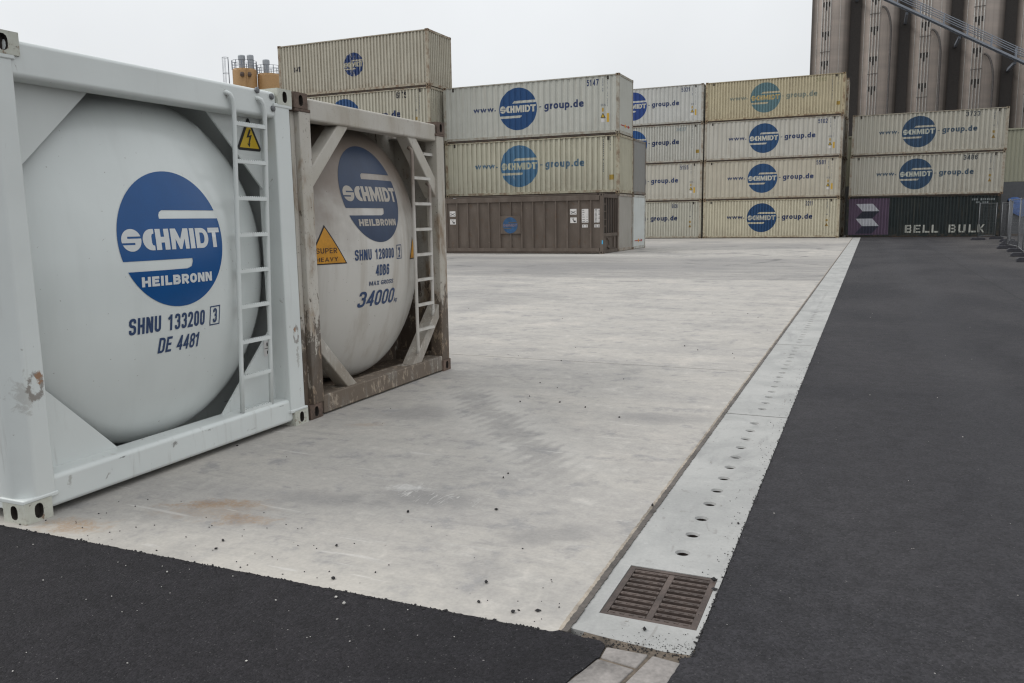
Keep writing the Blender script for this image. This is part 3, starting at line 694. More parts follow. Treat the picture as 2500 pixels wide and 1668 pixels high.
# asphalt: front patch and lane, butted against slab and strip with an uneven edge
def jag(p0, p1, step, amp):
    p0 = Vector(p0); p1 = Vector(p1); n = max(2, int((p1 - p0).length / step)); d = (p1 - p0).normalized(); nn = Vector((-d.y, d.x))
    return [tuple(p0 + (p1 - p0) * (i / n) + nn * (random.uniform(-amp, amp))) for i in range(n + 1)]
lane = jag((X2 + .002, 60.5), (X2 + .002, 20), .5, .006) + jag((X2 + .002, 20), (X2 + .003, 2.80), .02, .006)
lane += jag((X2 - .03, 2.775), (-.60, 2.33), .03, .008) + [(-.6, -40), (140, -40), (140, 112), (X2 + .002, 112)]
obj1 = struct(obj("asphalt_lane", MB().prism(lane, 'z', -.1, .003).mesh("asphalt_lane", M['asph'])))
fr = jag((-6.0, edge_y(-6) - .004), (-1.06, 2.780), .016, .0035) + jag((-1.04, 2.80), (-.85, 2.775), .02, .006) + jag((-.842, 2.752), (-.838, 2.67), .03, .003) + jag((-.846, 2.655), (-.93, 2.33), .03, .004)
fr += [(-.94, -40), (-75, -40), (-75, 2.735), (-6.0, 2.735)]
obj2 = struct(obj("asphalt_apron", MB().prism(fr, 'z', -.1, .005).mesh("asphalt_apron", M['asph'])))
obj("joint_soil", MB().box(-.95, -.5, 2.2, 2.86, -.1, -.0015).mesh("joint_soil", M['soil']), obj2)

def crumbs(name, spots, mat, label, cat):
    mb = MB()
    for (x, y, z, s) in spots:
        a = random.random() * 6.28; pts = []
        base = [(1, 0, 0), (-1, 0, 0), (0, 1, 0), (0, -1, 0), (0, 0, 1), (0, 0, -1), (.7, .7, .3), (-.7, .6, -.2)]
        sx, sy, sz = s * random.uniform(.7, 1.3), s * random.uniform(.6, 1.1), s * random.uniform(.5, .9)
        for p in base[:6]:
            u, v, w_ = p[0] * sx * random.uniform(.75, 1.2), p[1] * sy * random.uniform(.75, 1.2), p[2] * sz
            pts.append((x + u * math.cos(a) - v * math.sin(a), y + u * math.sin(a) + v * math.cos(a), z + w_ + sz * .8))
        mb.add(pts, [(4, 0, 2), (4, 2, 1), (4, 1, 3), (4, 3, 0), (5, 2, 0), (5, 1, 2), (5, 3, 1), (5, 0, 3)])
    o = obj(name, mb.mesh(name, mat)); o["kind"] = "stuff"; o["label"] = label; o["category"] = cat
sp = []
for i in range(900):
    x = -4.4 + 3.38 * random.random(); sp.append((x, edge_y(x) + random.gauss(-.014, .006) + .006 * math.sin(x * 23) * math.sin(x * 7.3), .001, random.choice((.003, .004, .005, .006, .0085))))
for i in range(700):
    y = 2.8 + 9 * random.random() ** 1.6; sp.append((X2 + random.gauss(.004, .006), y, .001, random.uniform(.002, .0055)))
for i in range(80):
    x = random.uniform(-4.2, -1.1); sp.append((x, edge_y(x) + abs(random.gauss(0, .35)) + .02, 0, random.uniform(.002, .006)))
for i in range(45): sp.append((random.uniform(-7, -1.1), random.uniform(2.9, 14), 0, random.uniform(.003, .011)))
for i in range(120): sp.append((-.53 - abs(random.gauss(0, .13)), 2.815 + abs(random.gauss(0, .05)), 0, random.uniform(.001, .003)))
for i in range(170): sp.append((random.uniform(-.98, -.54), random.gauss(2.785, .018), -.001, random.uniform(.0015, .005)))
for i in range(160): sp.append((X2 - abs(random.gauss(0, .06)), random.uniform(2.85, 9), 0, random.uniform(.0015, .004)))
for (x, y, s) in ((-2.27, 3.72, .013), (-1.83, 3.93, .012), (-2.03, 4.55, .01), (-2.36, 3.18, .012), (-1.49, 3.08, .013), (-1.18, 2.92, .013), (-1.27, 2.87, .011), (-2.94, 3.02, .012), (-1.44, 2.90, .011), (-2.15, 2.86, .014), (-.735, 2.93, .016), (-.56, 3.47, .013), (-.545, 3.38, .012), (-.56, 4.2, .012), (-1.04, 4.3, .013), (-2.9, 2.93, .01)): sp.append((x, y, 0, s))
crumbs("asphalt_crumbs", sp, M['crumb'], "black asphalt crumbs strewn along the slab edge", "crumbs")
sp = [(random.uniform(-4.5, -.9), random.uniform(1.7, 2.72), .008, random.choice((.0025, .003, .0035, .0045))) for i in range(60)] + [(random.uniform(-.5, 5), random.uniform(2, 16), .003, random.uniform(.003, .006)) for i in range(70)]
sp += [(-1.95, 2.66, .008, .012), (-2.02, 2.7, .008, .008), (-2.9, 2.62, .008, .007)]
crumbs("stone_chips", sp, M['chip'], "pale stone chips scattered on the dark asphalt", "stone chips")

# ------------------------------------------------------------------ corner casting shared by all containers
def casting_mesh(name, mats, lx=.178, ly=.162, lz=.118):
    mb = MB(); hx, hy, hz = lx / 2, ly / 2, lz / 2; n = 16
    def face(org, U, V, Nn, hu, hv, ou, ov):
        angs = sorted([2 * math.pi * (i + .5) / n for i in range(n)] + [math.atan2(b, a) % (2 * math.pi) for a in (-hu, hu) for b in (-hv, hv)])
        outer = []; inner = []
        for t in angs:
            c, s = math.cos(t), math.sin(t); kx = hu / abs(c) if abs(c) > 1e-9 else 1e9; ky = hv / abs(s) if abs(s) > 1e-9 else 1e9; kk = min(kx, ky)
            outer.append((c * kk, s * kk))
            p = 2.8; q = (abs(c / ou) ** p + abs(s / ov) ** p) ** (-1 / p); inner.append((c * q, s * q))
        k = len(angs); P3 = lambda a, d: tuple(org[i] + U[i] * a[0] + V[i] * a[1] - Nn[i] * d for i in range(3))
        vs = [P3(a, 0) for a in outer] + [P3(a, 0) for a in inner] + [P3(a, .03) for a in inner]
        mb.add(vs, [(i, (i + 1) % k, k + (i + 1) % k, k + i) for i in range(k)], 0)
        mb.add(vs, [(k + i, k + (i + 1) % k, 2 * k + (i + 1) % k, 2 * k + i) for i in range(k)] + [tuple(range(2 * k, 3 * k))], 1)
    for s in (-1, 1):
        face((0, s * hy, 0), (-s, 0, 0), (0, 0, 1), (0, s, 0), hx, hz, .028, .040)
        face((s * hx, 0, 0), (0, s, 0), (0, 0, 1), (s, 0, 0), hy, hz, .026, .042)
    mb.add([(-hx, -hy, hz), (hx, -hy, hz), (hx, hy, hz), (-hx, hy, hz), (-hx, -hy, -hz), (hx, -hy, -hz), (hx, hy, -hz), (-hx, hy, -hz)], [(0, 1, 2, 3), (7, 6, 5, 4)], 0)
    return mb.mesh(name, mats)
CAST = casting_mesh("corner_casting", [M['frame'], M['hole']])
CAST1 = casting_mesh("corner_casting_tank_clean", [M['castwhite'], M['hole']]); CAST2 = casting_mesh("corner_casting_tank_rusty", [M['rustcast'], M['hole']])

# ------------------------------------------------------------------ box containers
LEN, WID, HGT, TIER = 9.125, 2.438, 2.70, 2.72
CT = {'fine': (.192, .055, .082, .010, .090), 'mid': (.262, .060, .104, .014, .130), 'wide': (.30, .032, .13, .045, .08), 'end': (.19, .050, .084, .012, .082), 'flat': None}
def breaks(ct, x0, x1):
    p, d, wo, ws, wi = CT[ct]; n = int((x1 - x0) / p); pad = ((x1 - x0) - n * p) / 2 ; pts = [(x0, 0)]
    x = x0 + pad
    for i in range(n):
        a = wo / 2; pts += [(x + a, 0), (x + a + ws, d), (x + a + ws + wi, d), (x + p - a, 0)]; x += p
    pts.append((x1, 0)); return pts
_prof = {}
def prof(ct):
    if ct not in _prof: _prof[ct] = breaks(ct, .10, LEN - .10)
    return _prof[ct]
def depth_at(pts, x):
    lo, hi = 0, len(pts) - 1
    if x <= pts[0][0] or x >= pts[-1][0]: return 0
    while hi - lo > 1:
        mid = (lo + hi) // 2
        if pts[mid][0] <= x: lo = mid
        else: hi = mid
    (xa, da), (xb, db) = pts[lo], pts[hi]
    return da + (db - da) * (x - xa) / max(xb - xa, 1e-9)
def sheet(pts, z0, z1, name, mat):
    mb = MB(); vs = []; fs = []
    for x, d in pts: vs += [(x, d, z0), (x, d, z1)]
    for i in range(len(pts) - 1): fs.append((2 * i, 2 * i + 2, 2 * i + 3, 2 * i + 1))
    return mb.add(vs, fs).mesh(name, mat)
_cm = {}
PANEL_Y = .022                       # side sheet sits this far behind the frame's face
def cmesh(key, fn):
    if key not in _cm: _cm[key] = fn()
    return _cm[key]
def decal(ct, key, g, mat_key='decal', off=.003):
    k = ('decal', ct, key)
    if k not in _cm:
        pts = prof(ct) if ct != 'flat' else [(0, 0), (LEN, 0)]
        _cm[k] = conform(g, "lettering", M[mat_key], lambda x, z, e: (x, PANEL_Y + depth_at(pts, x) - off - e, z), [p[0] for p in pts[1:-1]])
    return _cm[k]
G_WWW = lambda: fit(type_geo("www.", .25, .66, .12), 1.66, 2.88, 1.33, 1.59)
G_GRP = lambda: join(rect(5.15, 5.27, 1.42, 1.465), fit(type_geo("group.de", .21, .58, .13), 5.42, 7.40, 1.20, 1.66))

def ticks(x, z0, z1, wdt, step, seed):
    rnd = random.Random(seed); g = ([], []); z = z1
    while z > z0:
        h = step * rnd.uniform(.45, .75)
        if rnd.random() < .88: g = join(g, rect(x - wdt * rnd.uniform(.35, .5), x + wdt * rnd.uniform(.35, .5), z - h, z))
        z -= step
    return g
BLUE_N = (.014, .056, .142, 1); NAVY = (.022, .038, .105, 1); CREAMW = (.47, .46, .40, 1)
def container(label, x, y, z, color, dirt=.3, ct='wide', end='end', number=None, num_box=(7.55, 8.13, 2.21, 2.50), num_col=NAVY, logo='full', blue=BLUE_N, wear=.12, txt=NAVY, lwhite=CREAMW,
              stickers='new', arrow=False, frame=None, group="white shipping containers stacked in the yard", seed=0, L=LEN, H=HGT, name="shipping_container"):
    t = thing(name, label, "container", (x, y, z), 0, group)
    gm_ = (color[0] * .35 + color[1] * .5 + color[2] * .15); color = tuple((gm_ + (c - gm_) * .62) * q for c, q in zip(color[:3], (1.03, 1.0, .965)))
    col = (color[0], color[1], color[2], dirt); fcol = frame or (color[0] * .9, color[1] * .88, color[2] * .85, min(1, dirt + .35))
    fb = lambda n, k, b, loc, bevel=0: obj(n, cmesh(k, lambda: b().mesh(n, M['frame'])), t, loc, color=fcol)
    # sheets
    obj("side_panel", cmesh(('side', ct), lambda: sheet([(p[0], p[1] + PANEL_Y) for p in prof(ct)], .16, H - .07, "side_panel", M['cont'])), t, color=col)
    obj("side_panel", cmesh(('side', ct), None), t, (LEN, WID, 0), (0, 0, math.pi), color=col)
    if end == 'flat': epts = [(.08, .02), (WID - .08, .02)]
    else: epts = [(p[0], p[1] + .02) for p in breaks(end, .08, WID - .08)]
    em = cmesh(('endp', end), lambda: sheet(epts, .15, H - .11, "end_panel", M['cont']))
    obj("end_panel", em, t, (LEN, 0, 0), (0, 0, math.pi / 2), color=col)
    obj("end_panel", em, t, (0, WID, 0), (0, 0, -math.pi / 2), color=col)
    def roof():
        pts = breaks('mid', .1, LEN - .1); mb = MB(); vs = []; fs = []
        for xx, d in pts: vs += [(xx, .05, H - .03 - d * .6), (xx, WID - .05, H - .03 - d * .6)]
        for i in range(len(pts) - 1): fs.append((2 * i, 2 * i + 2, 2 * i + 3, 2 * i + 1))
        return mb.add(vs, fs).mesh("roof", M['cont'])
    obj("roof", cmesh('roof', roof), t, color=col)
    obj("floor", cmesh('floor', lambda: MB().box(.06, LEN - .06, .07, WID - .07, -.018, .13).mesh("floor", M['frame'])), t, color=(.12, .1, .09, .5))
    for yy in (.0, WID - .06): fb("top_rail", 'trail', lambda: MB().box(.178, LEN - .178, 0, .06, -.05, 0), (0, yy, H - .03))
    for yy in (.006, WID - .066): fb("bottom_rail", 'brail', lambda: MB().box(.178, LEN - .178, 0, .06, 0, .11), (0, yy, .06))
    for xx in (.0, LEN - .08):
        fb("end_header", 'ehead', lambda: MB().box(0, .08, .162, WID - .162, -.10, 0), (xx, 0, H - .012))
        fb("end_sill", 'esill', lambda: MB().box(0, .08, .162, WID - .162, 0, .13), (xx, 0, .022))
    for xx in (0, LEN - .15):
        for yy in (0, WID - .13): fb("corner_post", 'cpost', lambda: MB().box(.004, .146, .004, .126, .118, HGT - .118), (xx, yy, 0))
    ccol = (fcol[0] * .62, fcol[1] * .55, fcol[2] * .48, min(1, dirt + .6))
    for xx in (.087, LEN - .087):
        for yy in (.079, WID - .079):
            for zz in (.059, H - .059): obj("corner_casting", CAST, t, (xx, yy, zz), color=ccol)
    # paint
    def dec(n, key, g, c, wr, off=.003, mk='decal'): return obj(n, decal(ct, key, g, mk, off), t, color=(c[0], c[1], c[2], wr))
    if logo in ('full', 'disc'):
        if logo == 'full':
            d = dec("logo_disc", 'disc', place(logo_disc(True), 4.05, 1.42, 1.0), blue, wear)
            w_ = obj("logo_word", decal(ct, 'word', place(logo_word(), 4.05, 1.42, 1.0), 'decal', .006), d, color=(lwhite[0], lwhite[1], lwhite[2], 0))
            dec("web_address", 'www', G_WWW(), txt, wear); dec("web_address", 'grp', G_GRP(), txt, wear)
        else:
            d = dec("logo_disc", 'disc_small', place(logo_disc(True), 4.73, 1.37, .585), blue, wear)
            obj("logo_word", decal(ct, 'word_small', place(logo_word(), 4.73, 1.37, .585, .75), 'decal', .006), d, color=(lwhite[0], lwhite[1], lwhite[2], 0))
    if number:
        dec("number", ('num', number, num_box), fit(type_geo(number, .18, .52, .17), *num_box), num_col, wear * .8)
    if stickers == 'new':
        dec("code_marks", ('tick', 'new'), join(ticks(8.33, 1.95, 2.5, .045, .085, 1), ticks(8.55, 1.25, 2.5, .03, .075, 2)), (.12, .14, .17), .3)
        dec("code_marks", ('ecs',), fit(type_geo("ECS", .15, .6), 8.24, 8.46, 1.27, 1.37), (.1, .12, .16), .2)
        dec("sticker", ('st1',), rect(8.29, 8.38, 1.02, 1.19), (.4, .25, .05), .1)
        tr = dec("warning_triangle", ('tri',), ([(8.22, .74), (8.46, .74), (8.34, .98)], [(0, 1, 2)]), (.02, .018, .015), 0)
        obj("triangle_face", decal(ct, ('tri2',), ([(8.26, .765), (8.42, .765), (8.34, .925)], [(0, 1, 2)]), 'decal', .006), tr, color=(.45, .29, .02, 0))
        dec("sticker", ('st2',), rect(8.26, 8.42, .54, .69), (.6, .58, .57), .1)
        dec("sticker", ('st3',), rect(8.52, 8.64, .54, .94), (.5, .31, .04), .1)
    elif stickers == 'old':
        dec("code_marks", ('tick', 'old'), join(ticks(8.33, 2.05, 2.5, .05, .09, 3), ticks(8.50, 1.4, 2.45, .03, .075, 4), ticks(8.33, 1.55, 1.62, .14, .07, 5)), (.14, .15, .17), .35)
        dec("sticker", ('st4',), rect(8.26, 8.40, 1.12, 1.27), (.34, .23, .07), .15)
        dec("warning_triangle", ('tri3',), ([(8.22, .80), (8.44, .80), (8.33, 1.02)], [(0, 1, 2)]), (.27, .17, .04), .1)
    elif stickers == 'square':
        dec("sticker", ('st5',), rect(8.62, 8.84, .63, .86), (.33, .22, .04), .2)
        dec("code_marks", ('tick', 'sq'), join(ticks(8.33, 1.0, 2.5, .05, .09, 6), ticks(8.66, 2.0, 2.5, .04, .08, 7)), (.14, .15, .16), .4)
    if stickers:
        for xx in (.55, LEN - .55): obj("lashing_slot", cmesh('slot', lambda: MB().box(-.045, .045, -.004, .01, -.17, 0).mesh("slot", M['hole'])), t, (xx, PANEL_Y - .004, H - .08))
    if arrow:
        ga = join(rect(.35, 1.62, .395, .44), ([(1.58, .33), (1.9, .418), (1.58, .505)], [(0, 1, 2)]))
        epf = lambda xx, zz: (.02 - .006, xx, zz)
        mm = cmesh('arrow', lambda: conform(ga, "arrow", M['decal'], lambda u, v: (LEN - .016, u, v)))
        ar = obj("red_arrow", mm, t, color=(.34, .02, .02, .05))
        obj("arrow_diamond", cmesh('arrowd', lambda: conform(([(.95, .418), (1.09, .31), (1.23, .418), (1.09, .526)], [(0, 1, 2, 3)]), "arrowd", M['decal'], lambda u, v: (LEN - .013, u, v))), ar, color=(.6, .25, .02, 0))
    return t

K = .86
BX, BY = -10.817, 37.437
bx0 = BX - LEN
container("grey-white container numbered 5147, top tier above the faded-logo container", bx0, BY, 2 * TIER, srgb(163, 167, 160, K), .10, 'wide', 'flat', "5147", arrow=True, blue=(.008, .050, .150, 1))
container("cream container with pale worn blue logo, directly under the one numbered 5147", bx0 + .02, BY, TIER, srgb(172, 170, 146, K), .38, 'mid', 'end', None, num_box=(7.2, 7.95, 2.2, 2.47), logo='full', blue=(.065, .155, .26, 1), wear=.55, txt=(.085, .15, .215, 1), lwhite=srgb(165, 165, 146, K), stickers='square')
container("dusty white container behind the brown open-top, only its corrugated end showing", bx0, BY, 0, srgb(160, 158, 152, K), .2, 'mid', 'end', logo=None, stickers=None)
container("grey container on the second tier at the back of the middle stack, flat end", bx0 + .03, BY + 2.47, TIER, srgb(120, 122, 122, K), .12, 'wide', 'flat', logo=None, stickers=None)
container("pale blue-white container on the ground with a red arrow on its flat end", bx0 + .03, BY + 2.47, 0, srgb(178, 188, 190, K), .05, 'wide', 'flat', logo=None, stickers=None, arrow=True)
# tall left stack
TX, TY = -20.20, 36.50
tx0 = TX - LEN
container("weathered cream container with flaked small blue logo, highest in the yard", tx0, TY, 3 * TIER, srgb(166, 161, 143, K), .45, 'fine', 'fine', "841", num_box=(.97, 1.36, 1.27, 1.55), num_col=(.03, .03, .04), logo='disc', blue=(.02, .045, .14, 1), wear=.78, lwhite=srgb(166, 161, 143, K), stickers=None)
container("cream container numbered 6175 under the flaked-logo one, half behind the dirty tank", tx0, TY, 2 * TIER, srgb(168, 165, 146, K), .3, 'fine', 'fine', "6175", num_box=(7.2, 7.78, 2.22, 2.53), num_col=(.03, .03, .04), blue=srgb(45, 75, 115, K), wear=.15, stickers='old')
container("plain cream container on the second tier hidden behind the tank frames", tx0, TY, TIER, srgb(165, 162, 145, K), .3, 'mid', 'end', logo=None, stickers=None)
container("plain cream container on the ground hidden behind the tank frames", tx0, TY, 0, srgb(160, 158, 145, K), .3, 'mid', 'end', logo=None, stickers=None)
# back row, second column from the right
SX, SY = -11.044, 59.93
c2 = SX - .13 - LEN
container("white container numbered 5321, top of the stack partly behind the middle stack", c2, SY, 3 * TIER, srgb(168, 172, 171, K), .08, 'wide', 'end', "5321", blue=srgb(30, 56, 112, K))
container("white container with fading number, second from top under 5321", c2 + .03, SY, 2 * TIER, srgb(170, 172, 166, K), .22, 'fine', 'end', "3437", num_box=(7.2, 7.9, 2.2, 2.46), num_col=srgb(130, 140, 142, K), stickers='square', blue=srgb(35, 75, 125, K))
container("cream-grey container numbered 5155, third from top under 5321", c2, SY, TIER, srgb(166, 164, 152, K), .15, 'wide', 'end', "5155")
container("cream container numbered 6930 on the ground beside the dark gap", c2 - .02, SY, 0, srgb(172, 172, 158, K), .2, 'fine', 'end', "6930", num_box=(7.0, 7.42, 2.2, 2.48), stickers='old')
# back row, column with the yellowed container on top
container("yellowed container with faded green-blue logo on top of the four-high stack", SX + .02, SY, 3 * TIER, srgb(178, 166, 126, K), .45, 'fine', 'end', "3185", num_box=(7.3, 7.95, 2.22, 2.46), num_col=srgb(150, 145, 115, K), blue=(.11, .19, .21, 1), wear=.42, txt=srgb(120, 125, 115, K), lwhite=srgb(170, 152, 106, K), stickers='square')
container("off-white container numbered 5102 under the yellowed top container", SX, SY, 2 * TIER, srgb(168, 167, 158, K), .22, 'wide', 'end', "5102")
container("cream container numbered 5581, third down in the four-high stack", SX - .02, SY, TIER, srgb(168, 162, 143, K), .22, 'wide', 'end', "5581")
container("yellowish cream container numbered 3211 at the foot of the four-high stack", SX, SY, 0, srgb(182, 176, 148, K), .25, 'fine', 'end', "3211", num_box=(6.95, 7.38, 2.2, 2.5), stickers='old')
pos = ("topmost", "second from top", "third from top", "lowest")
for i in range(4):
    container("rust-flecked container behind the four-high stack, %s, only its end edge showing" % pos[i], SX + .16 + .05 * (i % 2), SY + 2.75, (3 - i) * TIER, srgb(165, 160, 145, K), .75, 'mid', 'end', logo=None, stickers=None)
# right hand column
RX, RY = -1.482, 60.97
GREYB = (.028, .062, .115, 1); K2 = .74
container("white container numbered 3733, top of the stack in front of the grain silos", RX + .1, RY, 2 * TIER, srgb(152, 150, 137, K2), .22, 'mid', 'end', "3733", num_box=(6.72, 7.52, 2.22, 2.52), num_col=(.05, .06, .07), blue=GREYB, txt=(.05, .08, .115, 1), lwhite=srgb(150, 152, 143, K2), stickers='old')
container("white container numbered 3486, between 3733 and the purple and green one", RX + .06, RY, TIER, srgb(152, 150, 138, K2), .22, 'mid', 'end', "3486", num_box=(6.78, 7.58, 2.22, 2.52), num_col=(.05, .06, .07), blue=GREYB, txt=(.05, .08, .115, 1), lwhite=srgb(150, 152, 143, K2), stickers='old')

bell = container("dark green and purple container with white block lettering at ground level", RX - .02, RY, 0, (.010, .022, .024, 1), .03, 'fine', 'end', logo=None, stickers=None, frame=(.012, .02, .02, .1), group="containers at ground level")
def bdec(n, key, g, c, wr=.0, off=.003): return obj(n, decal('fine', ('bell', key), g, 'decal', off), bell, color=(c[0], c[1], c[2], wr))
bdec("purple_panel", 'purple', rect(.10, 2.64, .165, HGT - .075), (.085, .055, .09), .05)
e0 = .58
def par(xa, z0, z1, lean): return ([(xa, z1), (xa + 1.06, z1), (xa + 1.06 + lean, z0), (xa + lean, z0)], [(0, 1, 2, 3)])
for j, (z1, z0, up_, c) in enumerate(((2.25, 1.75, 1, (.42, .42, .45)), (1.75, 1.26, 0, (.02, .022, .035)), (1.26, .755, 1, (.42, .42, .45)), (.755, .25, 0, (.025, .025, .045)))):
    gp = ([(e0, z1), (e0 + 1.05, z1), (e0 + 1.48, z0), (e0 + .43, z0)], [(0, 1, 2, 3)]) if up_ else ([(e0 + .43, z1), (e0 + 1.48, z1), (e0 + 1.05, z0), (e0, z0)], [(0, 1, 2, 3)])
    bdec("emblem_band", ('em', j), gp, c, .15, .006)
def block(ch, x, wd, z0, z1):
    h = z1 - z0; s = .13; q = lambda a, b, c, d: rect(x + a * wd, x + b * wd, z0 + c * h, z0 + d * h)
    if ch == 'B': return join(q(0, .28, 0, 1), q(.34, .9, .82, 1), q(.34, .9, .42, .58), q(.34, .95, 0, .18), q(.76, .97, .60, .80), q(.78, 1, .20, .40))
    if ch == 'E': return join(q(0, .28, 0, 1), q(.34, 1, .82, 1), q(.34, .85, .42, .58), q(.34, 1, 0, .18))
    if ch == 'L': return join(q(0, .28, 0, 1), q(.34, 1, 0, .2))
    if ch == 'U': return join(q(0, .28, .2, 1), q(.72, 1, .2, 1), q(.06, .46, 0, .18), q(.54, .94, 0, .18))
    if ch == 'K': return join(q(0, .26, 0, 1), ([(x + .32 * wd, z0 + .5 * h), (x + .72 * wd, z0 + h), (x + wd, z0 + h), (x + .55 * wd, z0 + .5 * h)], [(0, 1, 2, 3)]), ([(x + .32 * wd, z0 + .46 * h), (x + .55 * wd, z0 + .46 * h), (x + wd, z0), (x + .72 * wd, z0)], [(0, 1, 2, 3)]))
for j, (ch, x) in enumerate(zip("BELLBULK", (3.66, 4.20, 4.74, 5.26, 6.26, 6.83, 7.42, 7.92))):
    bdec("letter", ('let', j), block(ch, x, .40, .29, .80), (.40, .40, .36), .25)
bdec("code_marks", 'code', join(*[rect(7.5 + .12 * j, 7.58 + .12 * j, 2.34, 2.46) for j in range(11) if j != 3], *[rect(7.74 + .12 * j, 7.82 + .12 * j, 2.16, 2.27) for j in range(6) if j != 2]), (.2, .22, .22), .45)

# ---- brown open-top container
bt = thing("open_top_container", "brown ribbed open-top container with small blue logo, in front of the middle stack", "container", (bx0, BY - 2.46, 0), 0, "containers at ground level")
BH = 2.66
bo = lambda n, mb, **k: obj(n, mb.mesh(n, M['brown']), bt, **k)
bo("side_plate", MB().box(.15, LEN - .15, .07, .08, .2, 2.4)); bo("side_plate", MB().box(.15, LEN - .15, WID - .08, WID - .07, .2, 2.4))
bo("end_wall", MB().box(.05, .08, .1, WID - .1, .1, 2.5)); bo("floor", MB().box(.1, LEN - .2, .08, WID - .08, .1, .2))
for yy in (0, WID - .09):
    bo("top_rail", MB().box(.178, LEN - .178, yy, yy + .09, 2.37, 2.60)); bo("bottom_rail", MB().box(.178, LEN - .178, yy, yy + .09, .10, .26)); bo("base_rail", MB().box(.178, LEN - .178, yy + .03, yy + .09, .03, .10))
    bo("cover_bar", MB().box(.3, LEN - .3, yy + .025, yy + .065, 2.615, 2.65))
rib = MB().prism([(-.055, .07), (-.03, .012), (.03, .012), (.055, .07)], 'z', .26, 2.37).mesh("rib", M['brown'])
for j in range(16):
    xr = (-11.394 - .556 * j) - bx0
    if xr < .3: continue
    obj("rib", rib, bt, (xr, 0, 0)); obj("rib", rib, bt, (xr, WID, 0), (0, 0, math.pi))
for xx in (0, LEN - .16):
    for yy in (0, WID - .15): bo("corner_post", MB().box(xx + .004, xx + .156, yy + .004, yy + .146, .118, BH - .118))
CASTB = casting_mesh("corner_casting_brown", [M['brown'], M['hole']])
for xx in (.087, LEN - .087):
    for yy in (.079, WID - .079):
        for zz in (.059, BH - .059): obj("corner_casting", CASTB, bt, (xx, yy, zz))
bo("end_header", MB().box(LEN - .12, LEN - .01, .162, WID - .162, 2.48, 2.64)); bo("end_sill", MB().box(LEN - .12, LEN - .01, .162, WID - .162, .02, .16))
bo("end_crossbar", MB().box(LEN - .10, LEN - .015, .15, WID - .15, .76, .90))
obj("end_shutter", MB().box(LEN - .2, LEN - .18, .15, WID - .15, .9, 2.48).mesh("end_shutter", M['hole']), bt)
bo("lower_door", MB().box(LEN - .10, LEN - .07, .15, WID - .15, .16, .76))
for j in range(6): bo("gate_bar", MB().box(LEN - .07, LEN - .03, .22 + .37 * j, .28 + .37 * j, .90, 2.48))
for zz in (1.2, 1.5, 1.85, 2.17): bo("gate_rung", MB().box(LEN - .065, LEN - .035, .28, .59, zz, zz + .04))
bo("latch", MB().tube([(LEN - .04, .75, .68), (LEN - .02, .95, .55), (LEN - .02, 1.0, .35), (LEN - .03, .8, .28), (LEN - .03, 1.1, .2), (LEN - .03, 1.2, .06)], .025, 6))
bo("handle", MB().box(LEN - .06, LEN - .02, 1.75, 1.95, .25, .7))
pl = bo("logo_plate", MB().box(-15.79 - bx0, -14.77 - bx0, -.012, .005, .92, 1.74))
flat = lambda g, n, mat, off, par=bt: obj(n, conform(g, n, M[mat], lambda x, z: (x, off, z)), par)
M['brownlogo'] = plain("brown_container_logo_blue", (.014, .065, .155, 1), .6, var=.3)
M['brownword'] = plain("brown_container_logo_word", (.13, .11, .15, 1), .6, var=.3)
flat(place(logo_disc(True), -15.295 - bx0, 1.305, .37), "logo_disc", 'brownlogo', -.016, pl)
flat(place(logo_word(), -15.295 - bx0, 1.305, .37), "logo_word", 'brownword', -.019, pl)
def lab(x0, x1, z0, z1, lines=None, cross=False):
    p_ = flat(rect(x0, x1, z0, z1), "label", 'label', .066)
    g = None
    if cross == 1: g = join(([(x0 + .03, z0 + .05), (x0 + .05, z0 + .035), (x1 - .03, z1 - .1), (x1 - .05, z1 - .085)], [(0, 1, 2, 3)]), ([(x0 + .03, z1 - .1), (x0 + .05, z1 - .085), (x1 - .03, z0 + .05), (x1 - .05, z0 + .035)], [(0, 1, 2, 3)]))
    elif cross == 2: g = join(place(poly_geo([circle_pts(0, 0, 1, 16)], 'dot'), x1 - .1, z0 + .075, .06, .035), ([(x0 + .06, z1 - .03), (x0 + .08, z1 - .03), (x1 - .1, z0 + .08), (x1 - .13, z0 + .08)], [(0, 1, 2, 3)]), ([(x0 + .16, z1 - .03), (x0 + .18, z1 - .03), (x0 + .15, z0 + .1), (x0 + .13, z0 + .1)], [(0, 1, 2, 3)]))
    elif lines:
        rnd = random.Random(x0); gs = []
        for i in range(lines):
            zz = z1 - (z1 - z0) * (i + .6) / lines
            gs.append(rect(x0 + .03, x0 + .03 + (x1 - x0 - .06) * rnd.uniform(.3, .55), zz - .008, zz + .012))
            if rnd.random() < .7: gs.append(rect(x1 - .09, x1 - .03, zz - .008, zz + .012))
        g = join(*gs)
    if g: obj("print", conform(g, "print", M['black'], lambda x, z: (x, .063, z)), p_)
for bx_ in (-12.385, -18.48):
    lab(bx_ - bx0, bx_ + .31 - bx0, 1.75, 2.0, cross=1); lab(bx_ + .01 - bx0, bx_ + .32 - bx0, 1.375, 1.62, cross=2)
lab(-11.83 - bx0, -11.52 - bx0, 1.387, 1.99, 6); lab(-11.25 - bx0, -10.96 - bx0, 1.38, 1.987, 11)
lab(-11.81 - bx0, -11.55 - bx0, 1.17, 1.30, 2); lab(-11.24 - bx0, -10.98 - bx0, 1.17, 1.30, 2)
M['cyan'] = plain("cyan_sticker", (.05, .35, .6, 1), .5)
flat(rect(LEN - .06, LEN - .005, .43, .60), "sticker", 'cyan', .001)

